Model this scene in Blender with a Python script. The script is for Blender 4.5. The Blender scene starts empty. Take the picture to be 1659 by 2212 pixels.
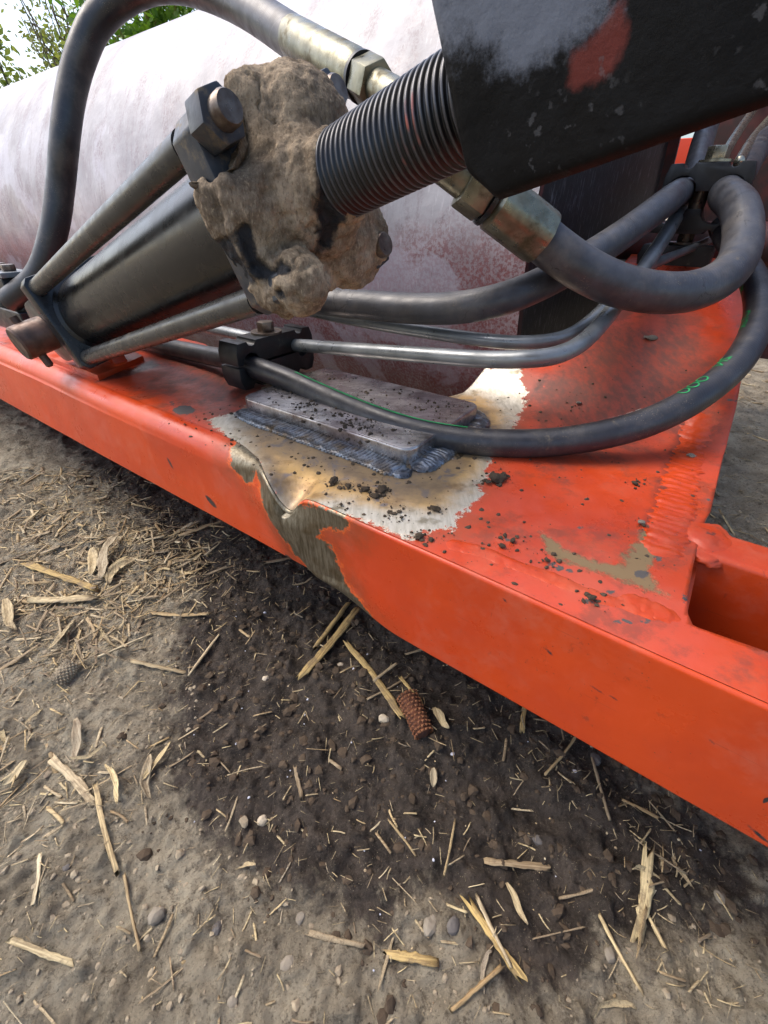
import bpy, bmesh, math, random
import numpy as np
from mathutils import Vector, Matrix

# ------------------------------------------------------------------ camera, light, exposure
SC = bpy.context.scene
COL = SC.collection
rng = np.random.default_rng(7)
random.seed(7)
H = 0.70                       # lens height above the soil
FPX, CX, CY = 950.0, 829.5, 1106.0
PITCH = math.atan2(656.0, FPX)
cam_d = bpy.data.cameras.new('camera')
cam = bpy.data.objects.new('camera', cam_d)
COL.objects.link(cam)
cam.location = (0, 0, H)
cam.rotation_euler = (math.pi / 2 - PITCH, 0, 0)
cam_d.sensor_fit = 'VERTICAL'
cam_d.sensor_height = 36.0
cam_d.lens = 36.0 * FPX / 2212.0
cam_d.clip_start = 0.02
cam_d.clip_end = 2000
SC.camera = cam

SUN_EL, SUN_AZ = math.radians(56), math.radians(-72)      # azimuth from +Y towards +X of the sun
world = bpy.data.worlds.new('World')
SC.world = world
world.use_nodes = True
wn = world.node_tree
bg = wn.nodes['Background']
sky = wn.nodes.new('ShaderNodeTexSky')
sky.sky_type = 'NISHITA'
sky.sun_disc = False
sky.sun_elevation = SUN_EL
sky.sun_rotation = SUN_AZ
sky.air_density = 1.0
sky.dust_density = 4.0
sky.ozone_density = 1.0
wn.links.new(sky.outputs[0], bg.inputs[0])
bg.inputs[1].default_value = 0.15
sun_d = bpy.data.lights.new('sun', 'SUN')
sun_d.energy = 1.0
sun_d.angle = math.radians(40)
sun_d.color = (1.0, 0.95, 0.88)
sun = bpy.data.objects.new('sun', sun_d)
COL.objects.link(sun)
sd = Vector((math.sin(SUN_AZ) * math.cos(SUN_EL), math.cos(SUN_AZ) * math.cos(SUN_EL), math.sin(SUN_EL)))
sun.rotation_euler = (-sd).to_track_quat('-Z', 'Y').to_euler()
sun.location = (0, 0, 6)
SC.view_settings.view_transform = 'Standard'
SC.view_settings.look = 'None'
SC.view_settings.exposure = 1.08
SC.view_settings.gamma = 1.0
SC.view_settings.use_curve_mapping = False

# ------------------------------------------------------------------ survey: photograph measurements -> places
SP, CP = math.sin(PITCH), math.cos(PITCH)
E1 = np.array([0.8074, -0.59, 0.0])      # along the frame beam, towards the right
E2 = np.array([0.59, 0.8074, 0.0])       # across it, away from the viewer
ZT = H - 0.295                            # top of the beam
D0 = 0.31


def c2w(P):
    P = np.asarray(P, float)
    return np.stack([P[..., 0], P[..., 1] * SP + P[..., 2] * CP, H + P[..., 1] * CP - P[..., 2] * SP], -1)


def c2wv(P):
    return c2w(P) - np.array([0, 0, H])


def at(u, v, d):
    return c2w([(u - CX) / FPX * d, (CY - v) / FPX * d, d])


def onz(u, v, z):
    r = c2wv([(u - CX) / FPX, (CY - v) / FPX, 1.0])
    return np.array([0, 0, H]) + r * ((z - H) / r[2])


def se(P):
    P = np.asarray(P, float)
    return np.stack([P[..., 0] * E1[0] + P[..., 1] * E1[1], P[..., 0] * E2[0] + P[..., 1] * E2[1]], -1)


def fw(s, e, z):
    s, e, z = np.broadcast_arrays(np.asarray(s, float), np.asarray(e, float), np.asarray(z, float))
    return np.stack([s * E1[0] + e * E2[0], s * E1[1] + e * E2[1], z], -1)


def top_poly(pts):
    return np.array([se(onz(u, v, ZT)) for u, v in pts])


def face_pt(u, v, e=0.315):
    r = c2wv([(u - CX) / FPX, (CY - v) / FPX, 1.0])
    k = e / (r[0] * E2[0] + r[1] * E2[1])
    P = r * k
    return np.array([P[0] * E1[0] + P[1] * E1[1], P[2] + H])


def face_poly(pts):
    return np.array([face_pt(u, v) for u, v in pts])


# ------------------------------------------------------------------ noise and distance helpers
def _h(ix, iy, iz, seed):
    n = (ix.astype(np.int64) * 73856093) ^ (iy.astype(np.int64) * 19349663) ^ (iz.astype(np.int64) * 83492791) ^ (seed * 2654435)
    n = (n ^ (n >> 13)) * 1274126177
    n &= 0x7fffffff
    n = (n ^ (n >> 16)) * 1911520717
    n &= 0x7fffffff
    return ((n ^ (n >> 15)) % 100003) / 100003.0


def vnoise(P, seed=0):
    P = np.asarray(P, float)
    i = np.floor(P)
    f = P - i
    f = f * f * (3 - 2 * f)
    i = i.astype(np.int64)
    x, y, z = i[..., 0], i[..., 1], i[..., 2]
    r = 0
    for dx in (0, 1):
        wx = f[..., 0] if dx else 1 - f[..., 0]
        for dy in (0, 1):
            wy = f[..., 1] if dy else 1 - f[..., 1]
            for dz in (0, 1):
                wz = f[..., 2] if dz else 1 - f[..., 2]
                r = r + wx * wy * wz * _h(x + dx, y + dy, z + dz, seed)
    return r


def fbm(P, oct=4, seed=0, gain=0.5):
    P = np.asarray(P, float)
    a, t, r = 1.0, 0.0, 0.0
    for o in range(oct):
        r = r + a * vnoise(P * (2 ** o), seed + o * 17)
        t += a
        a *= gain
    return r / t


def xy0(x, y):
    return np.stack([x, y, np.zeros_like(x)], -1)


def sdf_poly(P, poly):
    """signed distance, positive inside"""
    P = np.asarray(P, float)
    x, y = P[:, 0], P[:, 1]
    d = np.full(len(P), 1e9)
    ins = np.zeros(len(P), bool)
    n = len(poly)
    for i in range(n):
        a, b = poly[i], poly[(i + 1) % n]
        ab = b - a
        t = np.clip(((x - a[0]) * ab[0] + (y - a[1]) * ab[1]) / max(ab @ ab, 1e-12), 0, 1)
        d = np.minimum(d, np.hypot(x - a[0] - t * ab[0], y - a[1] - t * ab[1]))
        c = ((a[1] > y) != (b[1] > y)) & (x < (b[0] - a[0]) * (y - a[1]) / (b[1] - a[1] + 1e-15) + a[0])
        ins ^= c
    return np.where(ins, d, -d)


def near_line(P, pts):
    x, y = P[:, 0], P[:, 1]
    d = np.full(len(P), 1e9)
    for a, b in zip(pts[:-1], pts[1:]):
        ab = b - a
        t = np.clip(((x - a[0]) * ab[0] + (y - a[1]) * ab[1]) / max(ab @ ab, 1e-12), 0, 1)
        d = np.minimum(d, np.hypot(x - a[0] - t * ab[0], y - a[1] - t * ab[1]))
    return d


def sstep(a, b, x):
    t = np.clip((x - a) / (b - a), 0, 1)
    return t * t * (3 - 2 * t)


# ------------------------------------------------------------------ materials
def lin(r, g, b):
    f = lambda c: c / 12.92 if c <= 0.04045 else ((c + 0.055) / 1.055) ** 2.4
    return (f(r / 255), f(g / 255), f(b / 255), 1)


class NT:
    def __init__(s, name):
        s.m = bpy.data.materials.new(name)
        s.m.use_nodes = True
        s.t = s.m.node_tree
        s.b = s.t.nodes['Principled BSDF']
        s.co = s.t.nodes.new('ShaderNodeTexCoord').outputs['Object']

    def n(s, typ, **kw):
        nd = s.t.nodes.new(typ)
        for k, v in kw.items():
            setattr(nd, k, v)
        return nd

    def l(s, a, b):
        s.t.links.new(a, b)

    def val(s, sock, v):
        if hasattr(v, 'is_linked') or hasattr(v, 'links'):
            s.l(v, sock)
        else:
            sock.default_value = v

    def noise(s, scale, detail=4, rough=0.55, vec=None, dist=0.0, color=False):
        nd = s.n('ShaderNodeTexNoise')
        nd.inputs['Scale'].default_value = scale
        nd.inputs['Detail'].default_value = detail
        nd.inputs['Roughness'].default_value = rough
        nd.inputs['Distortion'].default_value = dist
        s.l(vec if vec is not None else s.co, nd.inputs['Vector'])
        return nd.outputs['Color'] if color else nd.outputs[0]

    def vor(s, scale, feature='F1', vec=None):
        nd = s.n('ShaderNodeTexVoronoi')
        nd.feature = feature
        nd.inputs['Scale'].default_value = scale
        s.l(vec if vec is not None else s.co, nd.inputs['Vector'])
        return nd.outputs['Distance']

    def math(s, op, a, b=0.0, c=None):
        nd = s.n('ShaderNodeMath', operation=op)
        s.val(nd.inputs[0], a)
        s.val(nd.inputs[1], b)
        if c is not None:
            s.val(nd.inputs[2], c)
        return nd.outputs[0]

    def ramp(s, x, a, b, lo=0.0, hi=1.0):
        nd = s.n('ShaderNodeMapRange', interpolation_type='SMOOTHSTEP')
        s.val(nd.inputs[0], x)
        nd.inputs[1].default_value = a
        nd.inputs[2].default_value = b
        nd.inputs[3].default_value = lo
        nd.inputs[4].default_value = hi
        return nd.outputs[0]

    def mix(s, f, a, b):
        nd = s.n('ShaderNodeMix', data_type='RGBA')
        s.val(nd.inputs['Factor'], f)
        s.val(nd.inputs[6], a)
        s.val(nd.inputs[7], b)
        return nd.outputs[2]

    def mixf(s, f, a, b):
        nd = s.n('ShaderNodeMix', data_type='FLOAT')
        s.val(nd.inputs['Factor'], f)
        s.val(nd.inputs[2], a)
        s.val(nd.inputs[3], b)
        return nd.outputs[0]

    def attr(s, name):
        nd = s.n('ShaderNodeAttribute')
        nd.attribute_name = name
        return nd.outputs['Fac']

    def scalevec(s, sx, sy, sz, vec=None):
        nd = s.n('ShaderNodeMapping')
        nd.inputs['Scale'].default_value = (sx, sy, sz)
        s.l(vec if vec is not None else s.co, nd.inputs['Vector'])
        return nd.outputs[0]

    def bump(s, h, strength=0.3, dist=0.002, prev=None):
        nd = s.n('ShaderNodeBump')
        nd.inputs['Strength'].default_value = strength
        nd.inputs['Distance'].default_value = dist
        s.l(h, nd.inputs['Height'])
        if prev is not None:
            s.l(prev, nd.inputs['Normal'])
        return nd.outputs[0]

    def out(s, color, rough=0.5, metal=0.0, normal=None, spec=None, coat=None):
        s.val(s.b.inputs['Base Color'], color)
        s.val(s.b.inputs['Roughness'], rough)
        s.val(s.b.inputs['Metallic'], metal)
        if normal is not None:
            s.l(normal, s.b.inputs['Normal'])
        if spec is not None:
            s.val(s.b.inputs['Specular IOR Level'], spec)
        if coat is not None:
            s.val(s.b.inputs['Coat Weight'], coat)
            s.b.inputs['Coat Roughness'].default_value = 0.15
        return s.m


def simple(name, a, b, scale=30, rough=0.5, rvar=0.15, metal=0.0, bump=0.2, bscale=200, bdist=0.001, dust=0.0, dustc=(150, 135, 110), spec=None):
    t = NT(name)
    c = t.mix(t.ramp(t.noise(scale, 5), 0.3, 0.7), lin(*a), lin(*b))
    r = t.ramp(t.noise(scale * 1.7, 4), 0.3, 0.7, max(rough - rvar, 0.05), min(rough + rvar, 1))
    if dust > 0:
        dm = t.math('MULTIPLY', t.ramp(t.noise(scale * 0.6, 8, 0.7), 0.62 - dust * 0.25, 0.75 - dust * 0.1), 0.75)
        c = t.mix(dm, c, lin(*dustc))
        r = t.mixf(dm, r, 0.9)
    return t.out(c, r, metal, t.bump(t.noise(bscale, 5), bump, bdist), spec)


RED, RED2 = (198, 67, 20), (180, 57, 21)


def red_paint(t):
    """base colour, roughness, bump of the red paint with light grime"""
    n1 = t.noise(6, 6, 0.6)
    c = t.mix(t.ramp(n1, 0.35, 0.65), lin(*RED), lin(*RED2))
    sc = t.noise(1.0, 6, 0.7, t.scalevec(60, 9, 60))
    c = t.mix(t.math('MULTIPLY', t.ramp(sc, 0.66, 0.8), 0.35), c, lin(235, 120, 90))
    sp = t.ramp(t.vor(170), 0.07, 0.14, 1, 0)
    pk = t.ramp(t.noise(26, 4), 0.50, 0.60)
    c = t.mix(t.math('MULTIPLY', t.math('MULTIPLY', sp, pk), 0.7), c, lin(70, 45, 35))
    # dust film, stronger in patches, and hairline scratches in two directions
    dst = t.math('MULTIPLY', t.ramp(t.noise(7, 10, 0.78), 0.48, 0.68), 0.20)
    c = t.mix(dst, c, lin(176, 128, 104))
    s1 = t.ramp(t.noise(1.0, 3, 0.6, t.scalevec(8, 8, 420)), 0.70, 0.74)
    s2 = t.ramp(t.noise(1.0, 3, 0.6, t.scalevec(300, 14, 40)), 0.71, 0.75)
    c = t.mix(t.math('MULTIPLY', t.math('MAXIMUM', s1, s2), 0.4), c, lin(120, 48, 30))
    dk_ = t.math('MULTIPLY', t.ramp(t.noise(60, 8, 0.75), 0.58, 0.66), t.ramp(t.noise(5, 4), 0.46, 0.62))
    c = t.mix(t.math('MULTIPLY', dk_, 0.5), c, lin(104, 48, 34))
    r = t.ramp(t.noise(14, 7, 0.7), 0.3, 0.7, 0.24, 0.5)
    r = t.mixf(t.math('MULTIPLY', dst, 3.0), r, 0.6)
    return c, r


def mask(t, name, w=0.002, amp=0.02, scale=60, off=0.0, detail=6, rough=0.65, vec=None):
    n = t.math('SUBTRACT', t.noise(scale, detail, rough, vec), 0.5 + off)
    x = t.math('MULTIPLY_ADD', n, amp, t.attr(name))
    return t.ramp(x, -w, w), x


def make_face_mat():
    t = NT('red_side_paint')
    c, r = red_paint(t)
    # thin scrubbed haze of older paint
    hz = t.ramp(t.noise(3.0, 5, 0.6), 0.45, 0.7)
    c = t.mix(t.math('MULTIPLY', hz, 0.25), c, lin(222, 82, 44))
    chip, _ = mask(t, 'chip', 0.0008, 0.004, 250)
    c = t.mix(chip, c, lin(45, 42, 45))
    vec = t.scalevec(1, 1, 1)
    _, gx = mask(t, 'grind', 0.002, 0.06, 48, 0.0, 9, 0.78)
    sc_ = t.math('MULTIPLY', t.ramp(gx, -0.055, -0.004), t.ramp(t.noise(20, 6, 0.65), 0.3, 0.7, 0.15, 0.7))
    c = t.mix(sc_, c, lin(128, 62, 34))
    orange = t.ramp(gx, -0.006, 0.001)
    c = t.mix(orange, c, lin(226, 98, 34))
    g = t.ramp(gx, -0.001, 0.002)
    streak = t.noise(1.0, 6, 0.7, t.scalevec(260, 260, 26))
    steel = t.mix(t.ramp(streak, 0.3, 0.7), lin(98, 88, 70), lin(150, 142, 124))
    steel = t.mix(t.math('MULTIPLY', t.ramp(t.noise(28, 5), 0.5, 0.7), 0.6), steel, lin(92, 74, 46))
    c = t.mix(g, c, steel)
    r = t.mixf(g, r, 0.42)
    h = t.noise(380, 4)
    nb = t.bump(h, 0.06, 0.001)
    nb = t.bump(t.math('MULTIPLY', streak, g), 0.25, 0.0015, nb)
    nb = t.bump(t.math('MULTIPLY', g, -1.0), 0.35, 0.0006, nb)
    return t.out(c, r, t.math('MULTIPLY', g, 0.75), nb)


def make_top_mat():
    t = NT('red_top_paint')
    c, r = red_paint(t)
    # faded and grimy walking surface
    fad = t.ramp(t.noise(4.5, 7, 0.65), 0.38, 0.62)
    c = t.mix(t.math('MULTIPLY', fad, 0.4), c, lin(204, 92, 76))
    sm_ = t.math('MULTIPLY', t.ramp(t.noise(10, 9, 0.76), 0.49, 0.62), 0.62)
    c = t.mix(sm_, c, lin(120, 66, 50))
    grime, gx = mask(t, 'grime', 0.05, 0.22, 20, 0.0, 8, 0.75)
    sc = t.noise(1.0, 5, 0.7, t.scalevec(90, 30, 90))
    c = t.mix(t.math('MULTIPLY', grime, t.ramp(sc, 0.35, 0.65, 0.55, 0.95)), c, lin(104, 60, 48))
    r = t.mixf(grime, r, 0.55)
    soot, _ = mask(t, 'soot', 0.01, 0.03, 70, 0.0, 8, 0.7)
    c = t.mix(t.math('MULTIPLY', soot, 0.85), c, lin(58, 46, 40))
    mud, _ = mask(t, 'mud', 0.004, 0.034, 90, 0.0, 8, 0.7)
    c = t.mix(t.math('MULTIPLY', mud, 0.92), c, lin(122, 108, 76))
    r = t.mixf(mud, r, 0.95)
    chip, _ = mask(t, 'chip', 0.0008, 0.020, 120, 0.06)
    c = t.mix(chip, c, lin(84, 78, 74))
    r = t.mixf(chip, r, 0.8)
    # ground back to bright steel, ragged edge with a dirty halo
    b, bx = mask(t, 'bare', 0.0015, 0.085, 42, 0.02, 10, 0.8)
    halo = t.math('MULTIPLY', t.ramp(bx, -0.045, 0.0), t.ramp(t.noise(26, 6, 0.65), 0.3, 0.7, 0.1, 0.65))
    c = t.mix(halo, c, lin(150, 84, 62))
    brush = t.noise(1.0, 6, 0.7, t.scalevec(240, 30, 240))
    steel = t.mix(t.ramp(brush, 0.3, 0.7), lin(196, 188, 168), lin(226, 219, 204))
    steel = t.mix(t.ramp(t.noise(40, 5), 0.52, 0.7), steel, lin(150, 140, 118))
    tint, tx = mask(t, 'tint', 0.022, 0.05, 30, 0.0, 6, 0.65)
    gold = t.mix(t.ramp(t.noise(20, 6, 0.65), 0.38, 0.66), lin(200, 156, 84), lin(136, 102, 58))
    gold = t.mix(t.ramp(t.noise(30, 5, 0.6, None, 1.0), 0.55, 0.68), gold, lin(104, 92, 96))
    steel = t.mix(t.math('MULTIPLY', tint, 0.85), steel, gold)
    dk, _ = mask(t, 'burn', 0.012, 0.03, 60, 0.0, 6, 0.65)
    steel = t.mix(t.math('MULTIPLY', dk, 0.55), steel, lin(98, 86, 72))
    c = t.mix(b, c, steel)
    r = t.mixf(b, r, t.ramp(brush, 0.3, 0.7, 0.36, 0.52))
    met = t.math('MULTIPLY', b, t.mixf(t.math('MAXIMUM', dk, tint), 0.6, 0.28))
    nb = t.bump(t.noise(330, 5), 0.12, 0.001)
    nb = t.bump(t.noise(24, 5), 0.18, 0.004, nb)
    nb = t.bump(t.math('MULTIPLY', b, -1.0), 0.5, 0.0006, nb)
    nb = t.bump(mud, 0.6, 0.0015, nb)
    return t.out(c, r, met, nb)


def make_hose_mat(name, base=(28, 28, 31), base2=(40, 40, 43), dusty=0.2, rough=0.36, cracks=False, pitch=330):
    t = NT(name)
    arc, ang = t.attr('arc'), t.attr('ang')
    c = t.mix(t.ramp(t.noise(22, 6, 0.65), 0.3, 0.7), lin(*base), lin(*base2))
    du = t.math('MULTIPLY', t.ramp(t.noise(55, 9, 0.75), 0.66 - 0.22 * dusty, 0.8), 0.6)
    c = t.mix(du, c, lin(140, 125, 98))
    sp = t.math('MULTIPLY', t.ramp(t.vor(420), 0.1, 0.2, 1, 0), t.ramp(t.noise(24, 4), 0.52, 0.66))
    c = t.mix(t.math('MULTIPLY', sp, 0.8), c, lin(165, 150, 120))
    c = t.mix(t.math('MULTIPLY', t.ramp(t.noise(9, 8, 0.72), 0.46, 0.66), 0.28), c, lin(118, 110, 100))
    hel = t.math('SINE', t.math('MULTIPLY_ADD', ang, 9.0, t.math('MULTIPLY', arc, pitch * 4)))
    wrap = t.math('FRACT', t.math('MULTIPLY_ADD', ang, 0.159155, t.math('MULTIPLY', arc, 5.5)))
    line = t.ramp(wrap, 0.0, 0.018)
    c = t.mix(t.math('MULTIPLY', line, -0.5), c, c)
    h = t.math('MULTIPLY_ADD', hel, 0.12, t.math('MULTIPLY', line, 0.8))
    if cracks:
        nd = t.n('ShaderNodeTexVoronoi')
        nd.feature = 'DISTANCE_TO_EDGE'
        nd.inputs['Scale'].default_value = 26
        t.l(t.n('ShaderNodeMixRGB', blend_type='ADD').outputs[0], nd.inputs['Vector']) if False else None
        wv = t.n('ShaderNodeVectorMath', operation='ADD')
        t.l(t.scalevec(1, 1, 1), wv.inputs[0])
        nz = t.n('ShaderNodeVectorMath', operation='SCALE')
        t.l(t.noise(60, 4, 0.6, None, 0, True), nz.inputs[0])
        nz.inputs['Scale'].default_value = 0.02
        t.l(nz.outputs[0], wv.inputs[1])
        t.l(wv.outputs[0], nd.inputs['Vector'])
        ck = t.math('MULTIPLY', t.ramp(nd.outputs['Distance'], 0.006, 0.022, 1, 0), t.ramp(t.noise(13, 3), 0.5, 0.6))
        c = t.mix(t.math('MULTIPLY', ck, 0.9), c, lin(14, 14, 15))
        h = t.math('SUBTRACT', h, t.math('MULTIPLY', ck, 1.2))
    r = t.ramp(t.noise(35, 5), 0.3, 0.7, rough - 0.08, rough + 0.14)
    r = t.mixf(du, r, 0.85)
    nb = t.bump(h, 0.35, 0.0006)
    nb = t.bump(t.noise(120, 5), 0.15, 0.0012, nb)
    return t.out(c, r, 0, nb, 0.6)


M = {}
M['face'] = make_face_mat()
M['top'] = make_top_mat()
t = NT('red_paint_plain')
c, r = red_paint(t)
cm, _ = (t.ramp(t.noise(38, 7, 0.7), 0.70, 0.72), 0)
c = t.mix(cm, c, lin(70, 64, 66))
M['red'] = t.out(c, r, 0, t.bump(t.noise(60, 5), 0.25, 0.002))
t = NT('orange_paint_distant')
M['orange'] = t.out(t.mix(t.noise(9, 5), lin(215, 66, 20), lin(196, 54, 20)), 0.45)
t = NT('painted_weld')
c, r = red_paint(t)
w = t.ramp(t.noise(55, 7, 0.7), 0.60, 0.68)
c = t.mix(t.math('MULTIPLY', w, 0.8), c, lin(72, 56, 50))
M['redweld'] = t.out(c, r, 0, t.bump(t.noise(90, 4), 0.3, 0.002))
M['hose'] = make_hose_mat('rubber_hose_black', dusty=0.1)
M['hose_grey'] = make_hose_mat('rubber_hose_weathered', (46, 47, 52), (66, 68, 74), 0.3, 0.42, True)
M['hose_low'] = make_hose_mat('rubber_hose_woven', (32, 32, 36), (46, 46, 51), 0.4, 0.4, False, 420)
M['tube'] = simple('galvanised_tube', (142, 146, 148), (112, 116, 118), 18, 0.36, 0.1, 0.45, 0.1, 300, 0.001, 0.25, (70, 66, 60))
M['zinc'] = simple('zinc_plated_fitting', (138, 136, 118), (104, 102, 86), 40, 0.36, 0.12, 0.8, 0.25, 160, 0.001, 0.35, (84, 72, 48))
M['black'] = simple('black_gloss_paint', (17, 18, 21), (26, 28, 32), 25, 0.33, 0.1, 0, 0.2, 180, 0.001, 0.12, (92, 84, 74))
M['barrel'] = simple('black_barrel_paint', (20, 20, 21), (28, 27, 27), 14, 0.27, 0.05, 0, 0.05, 300, 0.0006, 0.12, (92, 86, 76))
M['rod'] = simple('dark_steel_rod', (56, 56, 55), (74, 74, 72), 30, 0.3, 0.08, 0.35, 0.08, 260, 0.001, 0.15, (120, 110, 90))
M['plastic'] = simple('black_clamp_plastic', (22, 23, 25), (32, 33, 36), 40, 0.42, 0.1, 0, 0.1, 300, 0.0006, 0.08, (110, 105, 95))
M['bolt'] = simple('bolt_steel', (128, 118, 108), (84, 70, 62), 60, 0.36, 0.1, 0.75, 0.2, 240, 0.0008, 0.2, (80, 62, 48))
M['boltclean'] = simple('yellow_zinc_bolt', (176, 172, 156), (140, 136, 118), 60, 0.3, 0.08, 0.85, 0.1, 240, 0.0006)
M['nut'] = simple('painted_nut', (50, 54, 60), (68, 70, 74), 50, 0.4, 0.1, 0.3, 0.25, 160, 0.001, 0.3, (140, 122, 92))
M['rust'] = simple('rusty_pin_steel', (104, 80, 68), (66, 52, 46), 40, 0.5, 0.12, 0.4, 0.3, 150, 0.001, 0.2, (120, 98, 74))
M['lug'] = simple('bare_lug_steel', (104, 104, 98), (70, 72, 74), 25, 0.38, 0.1, 0.6, 0.25, 120, 0.001, 0.2, (120, 88, 66))
M['yellow'] = simple('yellow_paint', (204, 150, 24), (176, 118, 24), 40, 0.5, 0.1, 0, 0.2, 150, 0.001, 0.5, (52, 40, 26))
M['green'] = simple('green_print_ink', (26, 150, 84), (18, 120, 66), 90, 0.6, 0.1, 0, 0.0)
M['whitepaint'] = simple('white_print_ink', (205, 215, 210), (160, 175, 168), 120, 0.6, 0.1, 0, 0.0)
M['bluegreyblack'] = None

t = NT('clevis_black_paint')
c = t.mix(t.ramp(t.noise(18, 6), 0.3, 0.7), lin(9, 9, 10), lin(17, 17, 18))
sheen, wx = mask(t, 'sheen', 0.007, 0.05, 30, 0.0, 9, 0.74)  # pale sky sheen on the block, painted in as a ragged grey-blue patch
c = t.mix(sheen, c, lin(96, 102, 114))
redp, _ = mask(t, 'redpatch', 0.003, 0.02, 40, 0.0, 6, 0.65)
c = t.mix(redp, c, lin(98, 46, 40))
spk = t.math('MULTIPLY', t.ramp(t.noise(140, 4), 0.60, 0.68), t.ramp(t.noise(12, 3), 0.42, 0.6))
c = t.mix(t.math('MULTIPLY', spk, 0.4), c, lin(96, 96, 98))
r = t.ramp(t.noise(20, 5), 0.3, 0.7, 0.36, 0.6)
nb = t.bump(t.noise(95, 6, 0.6), 0.3, 0.0025)
nb = t.bump(t.noise(22, 5), 0.25, 0.006, nb)
nb = t.bump(sheen, 0.3, 0.0006, nb)
M['clevis'] = t.out(c, r, 0, nb, t.mixf(sheen, 0.16, 0.5))

t = NT('threaded_steel')
rg = t.attr('ridge')
c = t.mix(t.ramp(t.math('ADD', rg, t.math('MULTIPLY', t.noise(30, 5), 0.5)), 0.95, 1.35), lin(14, 15, 18), lin(84, 84, 88))
rp = t.math('MULTIPLY', t.ramp(rg, 0.7, 0.95), t.ramp(t.noise(16, 3), 0.64, 0.74))  # red reflections on the ridges, put into the thread colour
c = t.mix(rp, c, lin(180, 96, 78))
M['thread'] = t.out(c, 0.33, t.ramp(rg, 0.7, 0.95, 0.1, 0.45), t.bump(t.noise(200, 4), 0.1, 0.0008))

t = NT('caked_dry_mud')
n1 = t.noise(24, 9, 0.72)
c = t.mix(t.ramp(n1, 0.34, 0.66), lin(104, 90, 74), lin(172, 154, 130))
c = t.mix(t.math('MULTIPLY', t.ramp(t.noise(7, 7, 0.65), 0.5, 0.66), 0.7), c, lin(92, 82, 72))
gr_ = t.noise(1.0, 5, 0.75, t.scalevec(420, 420, 150))
c = t.mix(t.math('MULTIPLY', t.ramp(gr_, 0.52, 0.64), 0.55), c, lin(78, 64, 50))
c = t.mix(t.math('MULTIPLY', t.ramp(gr_, 0.44, 0.36), 0.45), c, lin(190, 172, 142))
bare, bx = mask(t, 'bared', 0.002, 0.012, 90, 0.0, 7, 0.7)
c = t.mix(bare, c, lin(42, 42, 44))
pit = t.ramp(t.noise(70, 6, 0.7), 0.30, 0.40, 1, 0)
c = t.mix(t.math('MULTIPLY', pit, 0.6), c, lin(78, 62, 48))
r = t.mixf(bare, 0.95, 0.5)
hh = t.noise(70, 9, 0.72)
nb = t.bump(hh, 0.7, 0.006)
nb = t.bump(t.noise(420, 4, 0.6), 0.5, 0.0012, nb)
nb = t.bump(t.math('MULTIPLY', bare, -1.0), 0.8, 0.003, nb)
M['mud'] = t.out(c, r, 0, nb, 0.2)

t = NT('worn_drum_paint')
sv = t.scalevec(1, 1, 1)
c = t.mix(t.ramp(t.noise(5, 7, 0.62), 0.35, 0.65), lin(136, 133, 137), lin(166, 164, 168))
fine = t.ramp(t.noise(150, 6, 0.7), 0.42, 0.58)
cxyz = t.n('ShaderNodeCombineXYZ')
t.l(t.math('MULTIPLY', t.attr('ds'), 13.0), cxyz.inputs[0])
t.l(t.math('MULTIPLY', t.attr('da'), 4.0), cxyz.inputs[1])
strk = t.ramp(t.noise(1.0, 9, 0.72, cxyz.outputs[0], 0.5), 0.47, 0.60)
cx2 = t.n('ShaderNodeCombineXYZ')
t.l(t.math('MULTIPLY', t.attr('ds'), 110.0), cx2.inputs[0])
t.l(t.math('MULTIPLY', t.attr('da'), 16.0), cx2.inputs[1])
scr = t.noise(1.0, 6, 0.7, cx2.outputs[0])
c = t.mix(t.math('MULTIPLY', strk, t.ramp(fine, 0, 1, 0.15, 0.6)), c, lin(112, 94, 98))
low, _ = mask(t, 'lowred', 0.25, 0.5, 5, 0.0, 7)  # redder lower side: red paint patches plus a reddish reflection painted in
c = t.mix(t.math('MULTIPLY', low, t.ramp(fine, 0, 1, 0.35, 0.9)), c, lin(124, 70, 70))
wsp = t.ramp(t.noise(3.0, 7, 0.62, None, 0.5), 0.55, 0.60)
c = t.mix(t.math('MULTIPLY', wsp, 0.45), c, lin(182, 182, 192))
rub = t.ramp(scr, 0.58, 0.66)
c = t.mix(t.math('MULTIPLY', rub, 0.4), c, lin(196, 194, 198))
st = t.math('MULTIPLY', t.ramp(scr, 0.38, 0.33), t.ramp(t.noise(60, 5), 0.5, 0.6, 0, 0.75))
c = t.mix(st, c, lin(92, 80, 80))
r = t.ramp(t.noise(9, 5), 0.3, 0.7, 0.34, 0.55)
nb = t.bump(t.noise(60, 7, 0.65), 0.25, 0.003)
nb = t.bump(t.noise(5, 4), 0.35, 0.02, nb)
M['drum'] = t.out(c, r, 0.0, nb)
t = NT('scraped_drum_end')
stv = t.noise(1.0, 6, 0.75, t.scalevec(110, 110, 26))
c = t.mix(t.ramp(stv, 0.52, 0.72), lin(30, 29, 31), lin(112, 112, 116))
M['drumend'] = t.out(c, 0.6, 0.1, t.bump(stv, 0.3, 0.002))
t = NT('dusty_red_brown')
M['drumrim'] = t.out(t.mix(t.ramp(t.noise(20, 6), 0.35, 0.65), lin(96, 46, 42), lin(60, 44, 42)), 0.6)

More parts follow.
